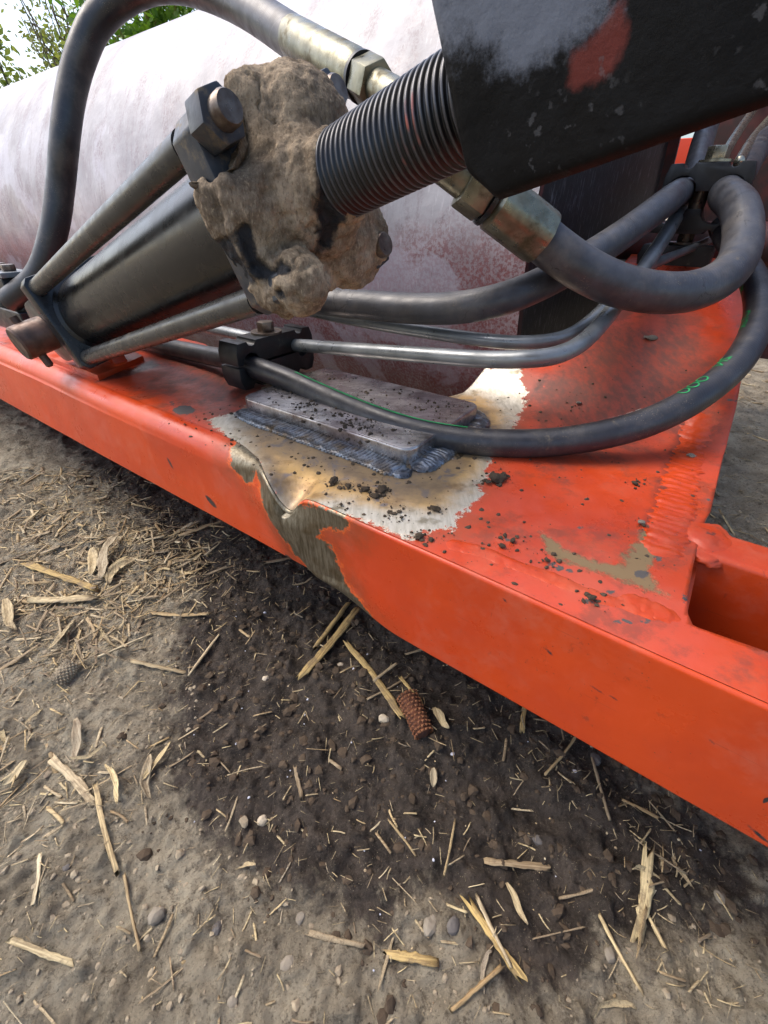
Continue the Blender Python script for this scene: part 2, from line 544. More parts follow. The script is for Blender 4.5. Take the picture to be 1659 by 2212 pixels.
t = NT('bare_plate_steel')
br = t.noise(1.0, 6, 0.65, t.scalevec(40, 120, 40))
c = t.mix(t.ramp(br, 0.3, 0.7), lin(158, 152, 148), lin(206, 202, 198))
pur = t.ramp(t.noise(7, 5, 0.6), 0.42, 0.66)
c = t.mix(t.math('MULTIPLY', pur, 0.4), c, lin(140, 124, 140))
c = t.mix(t.math('MULTIPLY', t.ramp(t.noise(13, 7, 0.7), 0.46, 0.64), 0.65), c, lin(98, 82, 78))
dsp = t.math('MULTIPLY', t.ramp(t.vor(160), 0.12, 0.22, 1, 0), t.ramp(t.noise(18, 4), 0.48, 0.6))
c = t.mix(dsp, c, lin(48, 40, 34))
M['plate'] = t.out(c, t.ramp(t.noise(18, 6), 0.3, 0.7, 0.16, 0.4), 0.85, t.bump(t.noise(55, 5), 0.18, 0.002))
t = NT('weld_bead_steel')
c = t.mix(t.ramp(t.noise(45, 6, 0.6), 0.36, 0.62), lin(92, 92, 95), lin(146, 154, 164))
c = t.mix(t.ramp(t.noise(22, 5), 0.5, 0.66), c, lin(112, 96, 74))
c = t.mix(t.ramp(t.attr('ridge'), 0.1, 0.45, 0.7, 0), c, lin(44, 42, 46))
M['weld'] = t.out(c, 0.36, 0.7, t.bump(t.noise(240, 4), 0.3, 0.001))

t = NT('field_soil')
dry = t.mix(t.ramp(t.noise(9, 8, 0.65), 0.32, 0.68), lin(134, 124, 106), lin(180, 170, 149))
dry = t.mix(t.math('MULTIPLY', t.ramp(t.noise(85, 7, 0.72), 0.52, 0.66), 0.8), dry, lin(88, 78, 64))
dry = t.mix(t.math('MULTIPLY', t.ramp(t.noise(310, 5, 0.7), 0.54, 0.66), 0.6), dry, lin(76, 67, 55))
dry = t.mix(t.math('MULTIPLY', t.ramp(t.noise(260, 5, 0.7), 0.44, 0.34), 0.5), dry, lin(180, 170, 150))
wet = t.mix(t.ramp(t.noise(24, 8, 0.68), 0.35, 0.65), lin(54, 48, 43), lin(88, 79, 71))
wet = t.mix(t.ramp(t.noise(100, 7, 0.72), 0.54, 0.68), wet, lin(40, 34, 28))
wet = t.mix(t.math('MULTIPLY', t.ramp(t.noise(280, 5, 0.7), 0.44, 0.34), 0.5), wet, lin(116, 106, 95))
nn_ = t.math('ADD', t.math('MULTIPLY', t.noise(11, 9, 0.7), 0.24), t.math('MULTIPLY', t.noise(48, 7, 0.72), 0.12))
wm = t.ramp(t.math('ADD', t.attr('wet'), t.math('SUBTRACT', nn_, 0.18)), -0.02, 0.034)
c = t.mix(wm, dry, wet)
gr = t.ramp(t.vor(300), 0.10, 0.2, 1, 0)
c = t.mix(t.math('MULTIPLY', t.math('MULTIPLY', gr, t.ramp(t.noise(60, 3), 0.48, 0.6)), 0.7), c, lin(176, 164, 138))
r = t.mixf(wm, 0.95, 0.72)
nb = t.bump(t.noise(55, 10, 0.78), 0.9, 0.014)
cr1 = t.math('MULTIPLY', t.ramp(t.vor(150), 0.1, 0.75, 1, 0), t.ramp(t.noise(16, 5, 0.6), 0.40, 0.62))
nb = t.bump(cr1, 0.8, 0.006, nb)
nb = t.bump(t.noise(330, 6, 0.8), 1.0, 0.005, nb)
M['soil'] = t.out(c, r, 0, nb, 0.25)
t = NT('soil_crumb')
oi = t.n('ShaderNodeObjectInfo').outputs['Random']
c = t.mix(t.noise(40, 5), lin(58, 48, 40), lin(92, 80, 66))
M['crumb'] = t.out(c, 0.95, 0, t.bump(t.noise(220, 6, 0.7), 0.7, 0.002), 0.2)
M['crumbdry'] = simple('dry_clod', (122, 110, 92), (156, 144, 122), 40, 0.95, 0.03, 0, 0.7, 160, 0.002)


def straw_mat(name, cols, gain=1.0):
    t = NT(name)
    rnd = t.math('FRACT', t.math('ADD', t.n('ShaderNodeObjectInfo').outputs['Random'], t.n('ShaderNodeNewGeometry').outputs['Random Per Island']))
    cr = t.n('ShaderNodeValToRGB')
    el = cr.color_ramp.elements
    el[0].position, el[0].color = 0, lin(*cols[0])
    el[1].position, el[1].color = 1, lin(*cols[-1])
    for i, cc in enumerate(cols[1:-1]):
        e = el.new((i + 1) / (len(cols) - 1))
        e.color = lin(*cc)
    t.l(rnd, cr.inputs[0])
    fib = t.noise(1.0, 5, 0.7, t.scalevec(14, 420, 420))
    c = t.mix(t.ramp(fib, 0.42, 0.62), cr.outputs[0], t.mix(0.6, cr.outputs[0], lin(90, 70, 46)))
    c = t.mix(t.math('MULTIPLY', t.ramp(t.noise(22, 7, 0.72), 0.48, 0.62), 0.7), c, lin(104, 90, 72))
    c = t.mix(t.math('MULTIPLY', t.ramp(t.noise(70, 6, 0.7), 0.58, 0.72), 0.65), c, lin(86, 72, 56))
    return t.out(c, 0.75, 0, t.bump(fib, 0.5, 0.0008), 0.3)


M['straw'] = straw_mat('corn_straw', [(200, 180, 138), (172, 150, 110), (146, 130, 106), (212, 198, 164), (118, 102, 82), (190, 174, 142), (160, 134, 94)])
M['stalkyellow'] = straw_mat('yellow_corn_stalk', [(196, 168, 108), (184, 160, 108), (172, 148, 96)])
M['husk'] = straw_mat('dry_corn_husk', [(188, 172, 136), (160, 146, 116), (206, 188, 144), (150, 140, 122)])
M['cob'] = simple('corn_cob_red_brown', (96, 54, 34), (66, 38, 26), 90, 0.9, 0.05, 0, 0.7, 200, 0.002)
M['cobtip'] = simple('corn_cob_chaff', (136, 92, 60), (104, 62, 40), 90, 0.9, 0.05, 0, 0.7, 200, 0.002)
M['stone'] = simple('field_stone', (134, 126, 112), (104, 96, 84), 30, 0.85, 0.1, 0, 0.4, 120, 0.002)
M['stonedark'] = simple('dark_pebble', (78, 74, 72), (100, 96, 92), 30, 0.8, 0.1, 0, 0.4, 120, 0.002)
M['stonepale'] = simple('pale_stone', (186, 174, 154), (150, 138, 116), 40, 0.85, 0.1, 0, 0.5, 120, 0.002)
M['flake'] = simple('white_flake', (196, 198, 208), (170, 174, 186), 60, 0.6, 0.1)
M['bark'] = simple('tree_bark', (104, 92, 70), (74, 64, 52), 12, 0.9, 0.05, 0, 0.8, 40, 0.02)
M['mossbark'] = simple('mossy_bark', (122, 124, 44), (92, 92, 44), 8, 0.9, 0.05, 0, 0.8, 40, 0.02)


def leaf_mat(name, a, b):
    t = NT(name)
    g = t.n('ShaderNodeNewGeometry').outputs['Random Per Island']
    c = t.mix(g, lin(*a), lin(*b))
    t.b.inputs['Transmission Weight'].default_value = 0.0
    m = t.out(c, 0.6)
    tr = t.n('ShaderNodeBsdfTranslucent')
    t.l(c, tr.inputs[0])
    mx = t.n('ShaderNodeMixShader')
    mx.inputs[0].default_value = 0.4
    o = t.t.nodes['Material Output']
    t.l(t.b.outputs[0], mx.inputs[1])
    t.l(tr.outputs[0], mx.inputs[2])
    t.l(mx.outputs[0], o.inputs[0])
    return m


M['leaf_light'] = leaf_mat('spring_leaves', (150, 160, 70), (110, 132, 58))
M['leaf_green'] = leaf_mat('green_leaves', (110, 150, 34), (76, 112, 30))
M['leaf_olive'] = leaf_mat('olive_leaves', (128, 132, 62), (96, 104, 50))


# ------------------------------------------------------------------ object helpers
def link(name, me, mat=None, parent=None):
    o = bpy.data.objects.new(name, me)
    COL.objects.link(o)
    if mat is not None and me is not None:
        me.materials.clear()
        for mm in (mat if isinstance(mat, (list, tuple)) else [mat]):
            me.materials.append(mm)
    if parent is not None:
        o.parent = parent
    return o


def tag(o, label, cat, group=None):
    o['label'] = label
    o['category'] = cat
    if group:
        o['group'] = group
    return o


def thing(name, label, cat, loc=(0, 0, 0), group=None):
    o = bpy.data.objects.new(name, None)
    COL.objects.link(o)
    o.empty_display_size = 0.05
    o.location = [float(x) for x in loc]
    return tag(o, label, cat, group)


def part(name, me, mat, root, label=None):
    """part built in world coordinates under a root that stands somewhere"""
    o = link(name, me, mat, root)
    base = root
    off = Vector((0, 0, 0))
    while base is not None:
        off += Vector(base.location)
        base = base.parent
    o.location = -off
    if label:
        o['label'] = label
    return o


def sub(name, me, mat, par, label=None):
    """sub-part in world coordinates under a part made with part()"""
    o = link(name, me, mat, par)
    if label:
        o['label'] = label
    return o


def mesh(name, V, F, smooth=True, attrs=None):
    me = bpy.data.meshes.new(name)
    V = np.asarray(V, float)
    if isinstance(F, np.ndarray):
        F = F.tolist()
    me.from_pydata(V.tolist(), [], F)
    if smooth:
        me.polygons.foreach_set('use_smooth', np.ones(len(me.polygons), bool))
    if attrs:
        for k, v in attrs.items():
            at_ = me.attributes.new(k, 'FLOAT', 'POINT')
            at_.data.foreach_set('value', np.asarray(v, np.float32))
    me.update()
    return me


def grid_faces(n, m, closed_m=False):
    i = np.arange(n - 1)[:, None]
    j = np.arange(m if closed_m else m - 1)[None, :]
    a = i * m + j
    b = i * m + (j + 1) % m
    c = (i + 1) * m + (j + 1) % m
    d = (i + 1) * m + j
    return np.stack([a, b, c, d], -1).reshape(-1, 4)


def catmull(P, per=14):
    P = np.asarray(P, float)
    Q = np.vstack([2 * P[0] - P[1], P, 2 * P[-1] - P[-2]])
    out = []
    for i in range(1, len(Q) - 2):
        p0, p1, p2, p3 = Q[i - 1], Q[i], Q[i + 1], Q[i + 2]
        for k in range(per):
            t_ = k / per
            out.append(0.5 * ((2 * p1) + (-p0 + p2) * t_ + (2 * p0 - 5 * p1 + 4 * p2 - p3) * t_ ** 2 + (-p0 + 3 * p1 - 3 * p2 + p3) * t_ ** 3))
    out.append(P[-1])
    return np.array(out)


def resample(P, step):
    d = np.r_[0, np.cumsum(np.linalg.norm(np.diff(P, axis=0), axis=1))]
    n = max(int(d[-1] / step), 3)
    s_ = np.linspace(0, d[-1], n)
    return np.stack([np.interp(s_, d, P[:, k]) for k in range(3)], -1), s_


def smooth_path(P, k=6):
    for _ in range(k):
        P[1:-1] = 0.25 * P[:-2] + 0.5 * P[1:-1] + 0.25 * P[2:]
    return P


def frames(P, up=(0, 0, 1)):
    T = np.gradient(P, axis=0)
    T /= np.linalg.norm(T, axis=1)[:, None]
    N = np.zeros_like(P)
    u = np.asarray(up, float)
    n = u - T[0] * (u @ T[0])
    n /= np.linalg.norm(n)
    for i in range(len(P)):
        n = n - T[i] * (n @ T[i])
        n /= np.linalg.norm(n)
        N[i] = n
    B = np.cross(T, N)
    return T, N, B


def tube(name, P, r, segs=24, cap=True, lump=0.0, seed=0, arcs=None):
    P = np.asarray(P, float)
    n = len(P)
    T, N, B = frames(P)
    a = np.linspace(0, 2 * np.pi, segs, endpoint=False)
    rr = np.broadcast_to(np.asarray(r, float), (n,))[:, None] * np.ones((1, segs))
    V = P[:, None, :] + rr[..., None] * (np.cos(a)[None, :, None] * N[:, None, :] + np.sin(a)[None, :, None] * B[:, None, :])
    if lump:
        nn = fbm(V * 40, 3, seed) - 0.5
        V += (nn * lump)[..., None] * (V - P[:, None, :]) / rr[..., None]
    F = grid_faces(n, segs, True).tolist()
    V = V.reshape(-1, 3)
    arc = np.repeat(np.r_[0, np.cumsum(np.linalg.norm(np.diff(P, axis=0), axis=1))], segs)
    ang = np.tile(a, n)
    if cap:
        F.append(list(range(segs))[::-1])
        F.append(list(range((n - 1) * segs, n * segs)))
    return mesh(name, V, F, True, dict(arc=arc, ang=ang))


def path(pts, step=0.006, sm=8):
    P = np.array([at(*p) if isinstance(p, tuple) else p for p in pts])
    Q, _ = resample(catmull(P), step)
    return smooth_path(Q, sm)


def revolve(name, prof, o, ax, side, segs=32, attr=None):
    """prof: list of (distance along axis, radius)"""
    o, ax = np.asarray(o, float), np.asarray(ax, float)
    ax = ax / np.linalg.norm(ax)
    s_ = np.asarray(side, float)
    s_ = s_ - ax * (s_ @ ax)
    s_ /= np.linalg.norm(s_)
    b = np.cross(ax, s_)
    a = np.linspace(0, 2 * np.pi, segs, endpoint=False)
    prof = np.asarray(prof, float)
    ring = np.cos(a)[:, None] * s_ + np.sin(a)[:, None] * b
    V = o + prof[:, 0][:, None, None] * ax + prof[:, 1][:, None, None] * ring[None]
    n = len(prof)
    F = grid_faces(n, segs, True).tolist()
    F.append(list(range(segs))[::-1])
    F.append(list(range((n - 1) * segs, n * segs)))
    return V.reshape(-1, 3), F


def autosmooth(me, ang=35):
    """flat where faces meet sharply"""
    bm = bmesh.new()
    bm.from_mesh(me)
    bmesh.ops.recalc_face_normals(bm, faces=bm.faces)
    for e in bm.edges:
        if len(e.link_faces) == 2:
            if e.calc_face_angle(0) > math.radians(ang):
                e.smooth = False
    bm.to_mesh(me)
    bm.free()
    return me


def bevelled(name, V, F, w=0.002, segs=2, ang=25):
    me = mesh(name, V, F, False)
    bm = bmesh.new()
    bm.from_mesh(me)
    bmesh.ops.remove_doubles(bm, verts=bm.verts, dist=1e-6)
    bmesh.ops.recalc_face_normals(bm, faces=bm.faces)
    ed = [e for e in bm.edges if len(e.link_faces) == 2 and e.calc_face_angle(0) > math.radians(ang)]
    if w > 0:
        bmesh.ops.bevel(bm, geom=ed, offset=w, segments=segs, affect='EDGES', profile=0.6, clamp_overlap=True)
    for f in bm.faces:
        f.smooth = True
    for e in bm.edges:
        if len(e.link_faces) == 2 and e.calc_face_angle(0) > math.radians(40):
            e.smooth = False
    bm.to_mesh(me)
    bm.free()
    return me


def prism(name, poly, o, ax, ay, az, h, w=0.002, segs=2):
    """extrude 2D polygon (in ax, ay) by h along az"""
    o, ax, ay, az = [np.asarray(q, float) for q in (o, ax, ay, az)]
    n = len(poly)
    lo = [o + p[0] * ax + p[1] * ay for p in poly]
    hi = [q + az * h for q in lo]
    F = [list(range(n))[::-1], list(range(n, 2 * n))] + [[i, (i + 1) % n, n + (i + 1) % n, n + i] for i in range(n)]
    return bevelled(name, lo + hi, F, w, segs)


def box(name, o, ax, ay, az, sx, sy, sz, w=0.002):
    return prism(name, [(-sx, -sy), (sx, -sy), (sx, sy), (-sx, sy)], np.asarray(o, float) - np.asarray(az, float) * sz, ax, ay, az, 2 * sz, w)


def hexnut(name, o, ax, side, r, h):
    side = np.asarray(side, float)
    ax = np.asarray(ax, float) / np.linalg.norm(ax)
    side = side - ax * (side @ ax)
    side /= np.linalg.norm(side)
    b = np.cross(ax, side)
    poly = [(r * math.cos(k * math.pi / 3), r * math.sin(k * math.pi / 3)) for k in range(6)]
    return prism(name, poly, o, side, b, ax, h, r * 0.1, 2)


ZUP = np.array([0, 0, 1.0])

# ------------------------------------------------------------------ ground
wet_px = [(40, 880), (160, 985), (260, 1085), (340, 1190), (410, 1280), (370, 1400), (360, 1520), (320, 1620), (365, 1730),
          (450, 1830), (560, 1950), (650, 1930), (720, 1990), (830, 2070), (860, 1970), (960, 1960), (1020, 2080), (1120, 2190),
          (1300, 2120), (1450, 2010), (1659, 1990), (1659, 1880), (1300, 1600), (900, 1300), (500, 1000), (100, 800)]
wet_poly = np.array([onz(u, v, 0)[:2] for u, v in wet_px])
pit_poly = [np.array([onz(u, v, 0)[:2] for u, v in q]) for q in (
    [(1080, 1640), (1180, 1760), (1150, 1960), (1090, 1900), (1040, 1740)],
    [(560, 1290), (760, 1270), (860, 1400), (700, 1420), (560, 1370)])]


def ground_h(x, y):
    P = xy0(x, y)
    h = (fbm(P * 5, 3, 3) - 0.5) * 0.035
    h = h + (fbm(P * 26, 4, 5) - 0.5) * 0.022
    cl = vnoise(P * 62, 9)
    h = h + np.maximum(cl - 0.62, 0) * 0.024 + (fbm(P * 120, 2, 8) - 0.5) * 0.007
    return h


def gfull(x, y):
    x, y = np.asarray(x, float), np.asarray(y, float)
    h = ground_h(x, y)
    Q = np.stack([x.ravel(), y.ravel()], -1)
    for p in pit_poly:
        d = sdf_poly(Q, p).reshape(x.shape)
        k = sstep(-0.05, 0.04, d)
        rough = (fbm(xy0(x, y) * 45, 4, 21) - 0.5) * 0.03
        h = h + k * (rough - 0.012)
    return h


def make_ground():
    xs = np.r_[np.linspace(-14, -2.2, 60)[:-1], np.linspace(-2.2, -1.0, 150)[:-1], np.linspace(-1.0, 1.0, 520), np.linspace(1.0, 2.6, 160)[1:], np.linspace(2.6, 14, 60)[1:]]
    ys = np.r_[np.linspace(-6, -0.5, 30)[:-1], np.linspace(-0.5, 1.3, 460), np.linspace(1.3, 3.2, 170)[1:], np.linspace(3.2, 18, 70)[1:]]
    X, Y = np.meshgrid(xs, ys, indexing='ij')
    Z = gfull(X, Y)
    Q = np.stack([X.ravel(), Y.ravel()], -1)
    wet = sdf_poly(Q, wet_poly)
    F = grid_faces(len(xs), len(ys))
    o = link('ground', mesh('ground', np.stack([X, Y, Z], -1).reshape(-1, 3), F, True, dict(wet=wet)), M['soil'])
    o['kind'] = 'structure'
    b = 900.0
    V = [(-b, -b, -0.05), (b, -b, -0.05), (b, b, -0.05), (-b, b, -0.05)]
    f = link('field', mesh('field', V, [[0, 1, 2, 3]], False, dict(wet=[-1] * 4)), M['soil'])
    f['kind'] = 'structure'


make_ground()

# ------------------------------------------------------------------ roller drum
RC = (1.495, H - 0.07)      # axle: distance across, height
RR = 0.63


def RE(s):
    return 1.53 + (-1.5 - np.asarray(s, float)) * 0.03

RS = -0.322                # right end
drum = thing('roller_drum', 'large roller drum in weathered lilac white and pink red paint behind the red frame', 'roller drum', fw(RS, RC[0], RC[1]))


def make_drum():
    ss = np.r_[np.linspace(RS, -1.6, 170), np.linspace(-1.6, -6.0, 60)[1:]]
    a = np.linspace(0, 2 * np.pi, 220, endpoint=False)
    S, A = np.meshgrid(ss, a, indexing='ij')
    P = fw(S, RE(S) - RR * np.cos(A), RC[1] + RR * np.sin(A))
    dent = (fbm(P * 3, 3, 31) - 0.5) * 0.006
    nrm = fw(0, -np.cos(A), np.sin(A))
    P = P + dent[..., None] * nrm
    low = sstep(0.28, -0.25, np.sin(A)) * 1.0 + sstep(-1.2, -0.5, S) * 0.35
    F = grid_faces(len(ss), len(a), True)
    part('shell', mesh('shell', P.reshape(-1, 3), F, True, dict(lowred=(low - 0.80).ravel(), ds=S.ravel(), da=(A * RR).ravel())), M['drum'], drum)
    # rim ring and recessed end plate
    def ring(r0, s0, r1, s1):
        A1 = np.linspace(0, 2 * np.pi, 96, endpoint=False)
        V = np.concatenate([fw(s0, RC[0] - r0 * np.cos(A1), RC[1] + r0 * np.sin(A1)), fw(s1, RC[0] - r1 * np.cos(A1), RC[1] + r1 * np.sin(A1))])
        return V, grid_faces(2, 96, True).tolist()
    V1, F1 = ring(RR - 0.001, RS + 0.001, RR - 0.016, RS + 0.001)
    V2, F2 = ring(RR - 0.016, RS + 0.001, RR - 0.018, RS - 0.03)
    n = len(V1)
    part('rim', mesh('rim', np.vstack([V1, V2]), F1 + [[i + n for i in f] for f in F2], False), M['drumrim'], drum)
    A1 = np.linspace(0, 2 * np.pi, 96, endpoint=False)
    V = fw(RS - 0.03, RC[0] - (RR - 0.012) * np.cos(A1), RC[1] + (RR - 0.012) * np.sin(A1))
    ep = part('end_plate', mesh('end_plate', V, [list(range(96))], False), M['drumend'], drum)
    Vh, Fh = revolve('hub', [(0, 0.0), (0, 0.11), (0.05, 0.11), (0.055, 0.1), (0.055, 0.0)], fw(RS - 0.03, RC[0], RC[1]), E1, ZUP, 40)
    
    Vh, Fh = revolve('axle', [(0, 0.0), (0, 0.045), (0.36, 0.045), (0.36, 0.0)], fw(RS, RC[0], RC[1]), E1, ZUP, 32)
    part('axle', autosmooth(mesh('axle', Vh, Fh)), M['drumrim'], drum)


make_drum()

# ------------------------------------------------------------------ red frame
frame = thing('implement_frame', 'red painted steel frame with crossing tubes and a welded repair in the middle', 'steel frame', fw(-0.3, 0.5, ZT - 0.15))
ZB = H - 0.446
front_px = [(0, 762), (100, 805), (200, 850), (300, 893), (430, 950), (490, 968), (530, 985)]
FL = top_poly(front_px)


def e_front(s):
    """front edge of the beam top, across"""
    s = np.asarray(s, float)
    left = np.interp(s, [-6, -1.44, -1.17, -0.9, -0.6, -0.5], [0.35, 0.347, 0.345, 0.338, 0.335, 0.334])
    k = sstep(-0.485, -0.40, s)
    return left * (1 - k) + k * (0.310 - 0.003 * sstep(-0.05, 0.2, s))


def dip(s, e):
    """buckle in the top at the old crack, metres downwards"""
    s, e = np.asarray(s, float), np.asarray(e, float)
    a = np.exp(-((s + 0.383) / np.where(s < -0.383, 0.034, 0.022)) ** 2)
    return 0.034 * a * np.exp(-((np.maximum(e - 0.305, 0)) / 0.05) ** 2)


def r_corner(s):
    s = np.asarray(s, float)
    return 0.028 * (1 - sstep(-0.56, -0.42, s)) + 0.004


def ramp_z(e, s=None):
    """the cross member climbs away from the beam"""
    e = np.asarray(e, float)
    x = np.clip(e - 0.72, 0, 0.50)
    z = 0.394 * x * sstep(0, 0.12, x)
    return z


def top_z(s, e):
    s, e = np.asarray(s, float), np.asarray(e, float)
    k = sstep(-0.48, -0.37, s)
    z = ZT + ramp_z(e) * k - dip(s, e)
    z = z + (fbm(xy0(s * 6, e * 6), 3, 41) - 0.5) * 0.004
    return z


def on_top(u, v):
    z = ZT
    for _ in range(25):
        P = onz(u, v, z) if z < H - 0.02 else onz(u, v, H - 0.02)
        q = se(P)
        z = 0.5 * z + 0.5 * (ZT + float(ramp_z(q[1])) * float(sstep(-0.48, -0.37, q[0])))
    return q


# the crack curve on the side face and the two sides of the fold
crack = face_poly([(622, 1105), (640, 1160), (668, 1225), (725, 1295), (790, 1338), (840, 1364)])
ridgeL = face_poly([(505, 972), (548, 1012), (590, 1095), (628, 1180), (645, 1210)])


def face_e(s, z):
    hh = np.clip((ZT - z) / (ZT - ZB), 0, 1)
    sl = np.asarray(s, float)
    e = e_front(sl) * (1 - hh) + hh * (0.334 * (1 - sstep(-0.36, -0.2, sl)) + 0.309 * sstep(-0.36, -0.2, sl))
    sc = np.interp(-z, -crack[:, 1], crack[:, 0])
    left = np.interp(-z, -ridgeL[:, 1], ridgeL[:, 0])
    w = np.maximum(sc - left, 0.012)
    x = (sl - left) / w
    vfade = sstep(1.06, 0.85, hh) * 1.0
    val = 0.036 * np.where((x > 0) & (x < 1), np.sin(np.clip(x, 0, 1) ** 1.6 * np.pi / 2), 0) * sstep(1.0, 0.6, hh)
    lip = -0.018 * np.where(x >= 1, np.exp(-((sl - sc) / 0.05) ** 2), 0) * vfade
    jump = sstep(1.0, 1.07, x)
    h0 = r_corner(sl) / (ZT - ZB)
    tf = sstep(h0, h0 + 0.32, hh)
    e = e + (val * (1 - jump) + lip * jump) * tf
    # soft bulge of the buckled left side
    e = e - 0.010 * np.exp(-((sl - left + 0.03) / 0.05) ** 2) * sstep(1.0, 0.3, hh) * tf
    e = e + (fbm(np.stack([sl * 5, z * 5, z * 0], -1), 3, 51) - 0.5) * 0.003 * tf
    return e


def make_beam():
    s = np.r_[np.linspace(-5.5, -1.6, 60)[:-1], np.linspace(-1.6, -0.75, 170)[:-1], np.linspace(-0.75, 0.0, 520)[:-1], np.linspace(0.0, 0.35, 90)[:-1], np.linspace(0.35, 2.5, 40)]
    nA, nF = 9, 84
    rows = []
    Sg = s
    ef0 = e_front(Sg)
    rc = r_corner(Sg)
    for i in range(nA):                                   # rounded upper corner, still without the fold
        ph = i / (nA - 1) * math.pi / 2
        zz0 = top_z(Sg, ef0 + rc * (1 - math.sin(ph))) - rc * (1 - math.cos(ph)) - (0.0006 if i == 0 else 0)
        e = ef0 + rc * (1 - math.sin(ph))
        rows.append(np.stack([Sg, e, zz0], -1))
    dipf = ZT - top_z(Sg, ef0)
    for i in range(1, nF):
        h = i / (nF - 1)
        zt_ = ZT - rc - dipf
        z = zt_ + (ZB - zt_) * h
        rows.append(np.stack([Sg, face_e(Sg, z), z], -1))
    lb = rows[-1]
    for de, dz in ((0.003, -0.003), (0.012, -0.004), (0.37, -0.004)):
        rows.append(np.stack([Sg, lb[:, 1] + de, lb[:, 2] + dz], -1))
    R = np.array(rows)                                     # rows x s x 3
    R = R.transpose(1, 0, 2)
    V = fw(R[..., 0], R[..., 1], R[..., 2]).reshape(-1, 3)
    F = grid_faces(R.shape[0], R.shape[1])
    Q = np.stack([R[..., 0].ravel(), R[..., 2].ravel()], -1)
    gp = face_poly([(470, 955), (500, 962), (530, 975), (560, 1000), (598, 1060), (640, 1085), (700, 1095), (742, 1105), (762, 1122), (748, 1136), (700, 1140), (690, 1158),
                    (712, 1180), (727, 1232), (752, 1275), (795, 1325), (842, 1366), (800, 1352), (725, 1308), (660, 1228), (632, 1190), (600, 1110), (572, 1045), (545, 1008), (505, 985)])
    gl = np.vstack([[ridgeL[0][0] - 0.035, ZT + 0.004], [ridgeL[0][0] - 0.012, ZT - 0.012], ridgeL])
    grind = np.maximum(sdf_poly(Q, gp) + 0.002, 0.026 - near_line(Q, gl))
    chip = np.full(len(Q), -1.0)
    for (u, v, a, b, an) in [(1640, 1790, 26, 5, 25), (1655, 1712, 5, 18, 0), (1130, 1660, 6, 2, 20), (435, 1095, 9, 4, 30), (1290, 1480, 9, 2, 10), (1330, 1500, 7, 2, 10), (606, 1222, 8, 5, 30), (345, 1010, 6, 2, 60),
                             (1190, 1402, 8, 3, 30), (1095, 1290, 5, 2, 30), (1540, 1590, 8, 3, 30)]:
        c0 = face_pt(u, v)
        cx = face_pt(u + 10, v) - c0
        k = np.hypot(*cx) / 10
        ca, sa = math.cos(math.radians(an)), math.sin(math.radians(an))
        dx, dz = Q[:, 0] - c0[0], -(Q[:, 1] - c0[1])
        x_, y_ = ca * dx + sa * dz, -sa * dx + ca * dz
        d = (1 - np.hypot(x_ / (a * k), y_ / (b * k))) * b * k
        chip = np.maximum(chip, d)
    part('beam', mesh('beam', V, F, True, dict(grind=grind, chip=chip)), M['face'], frame)


make_beam()


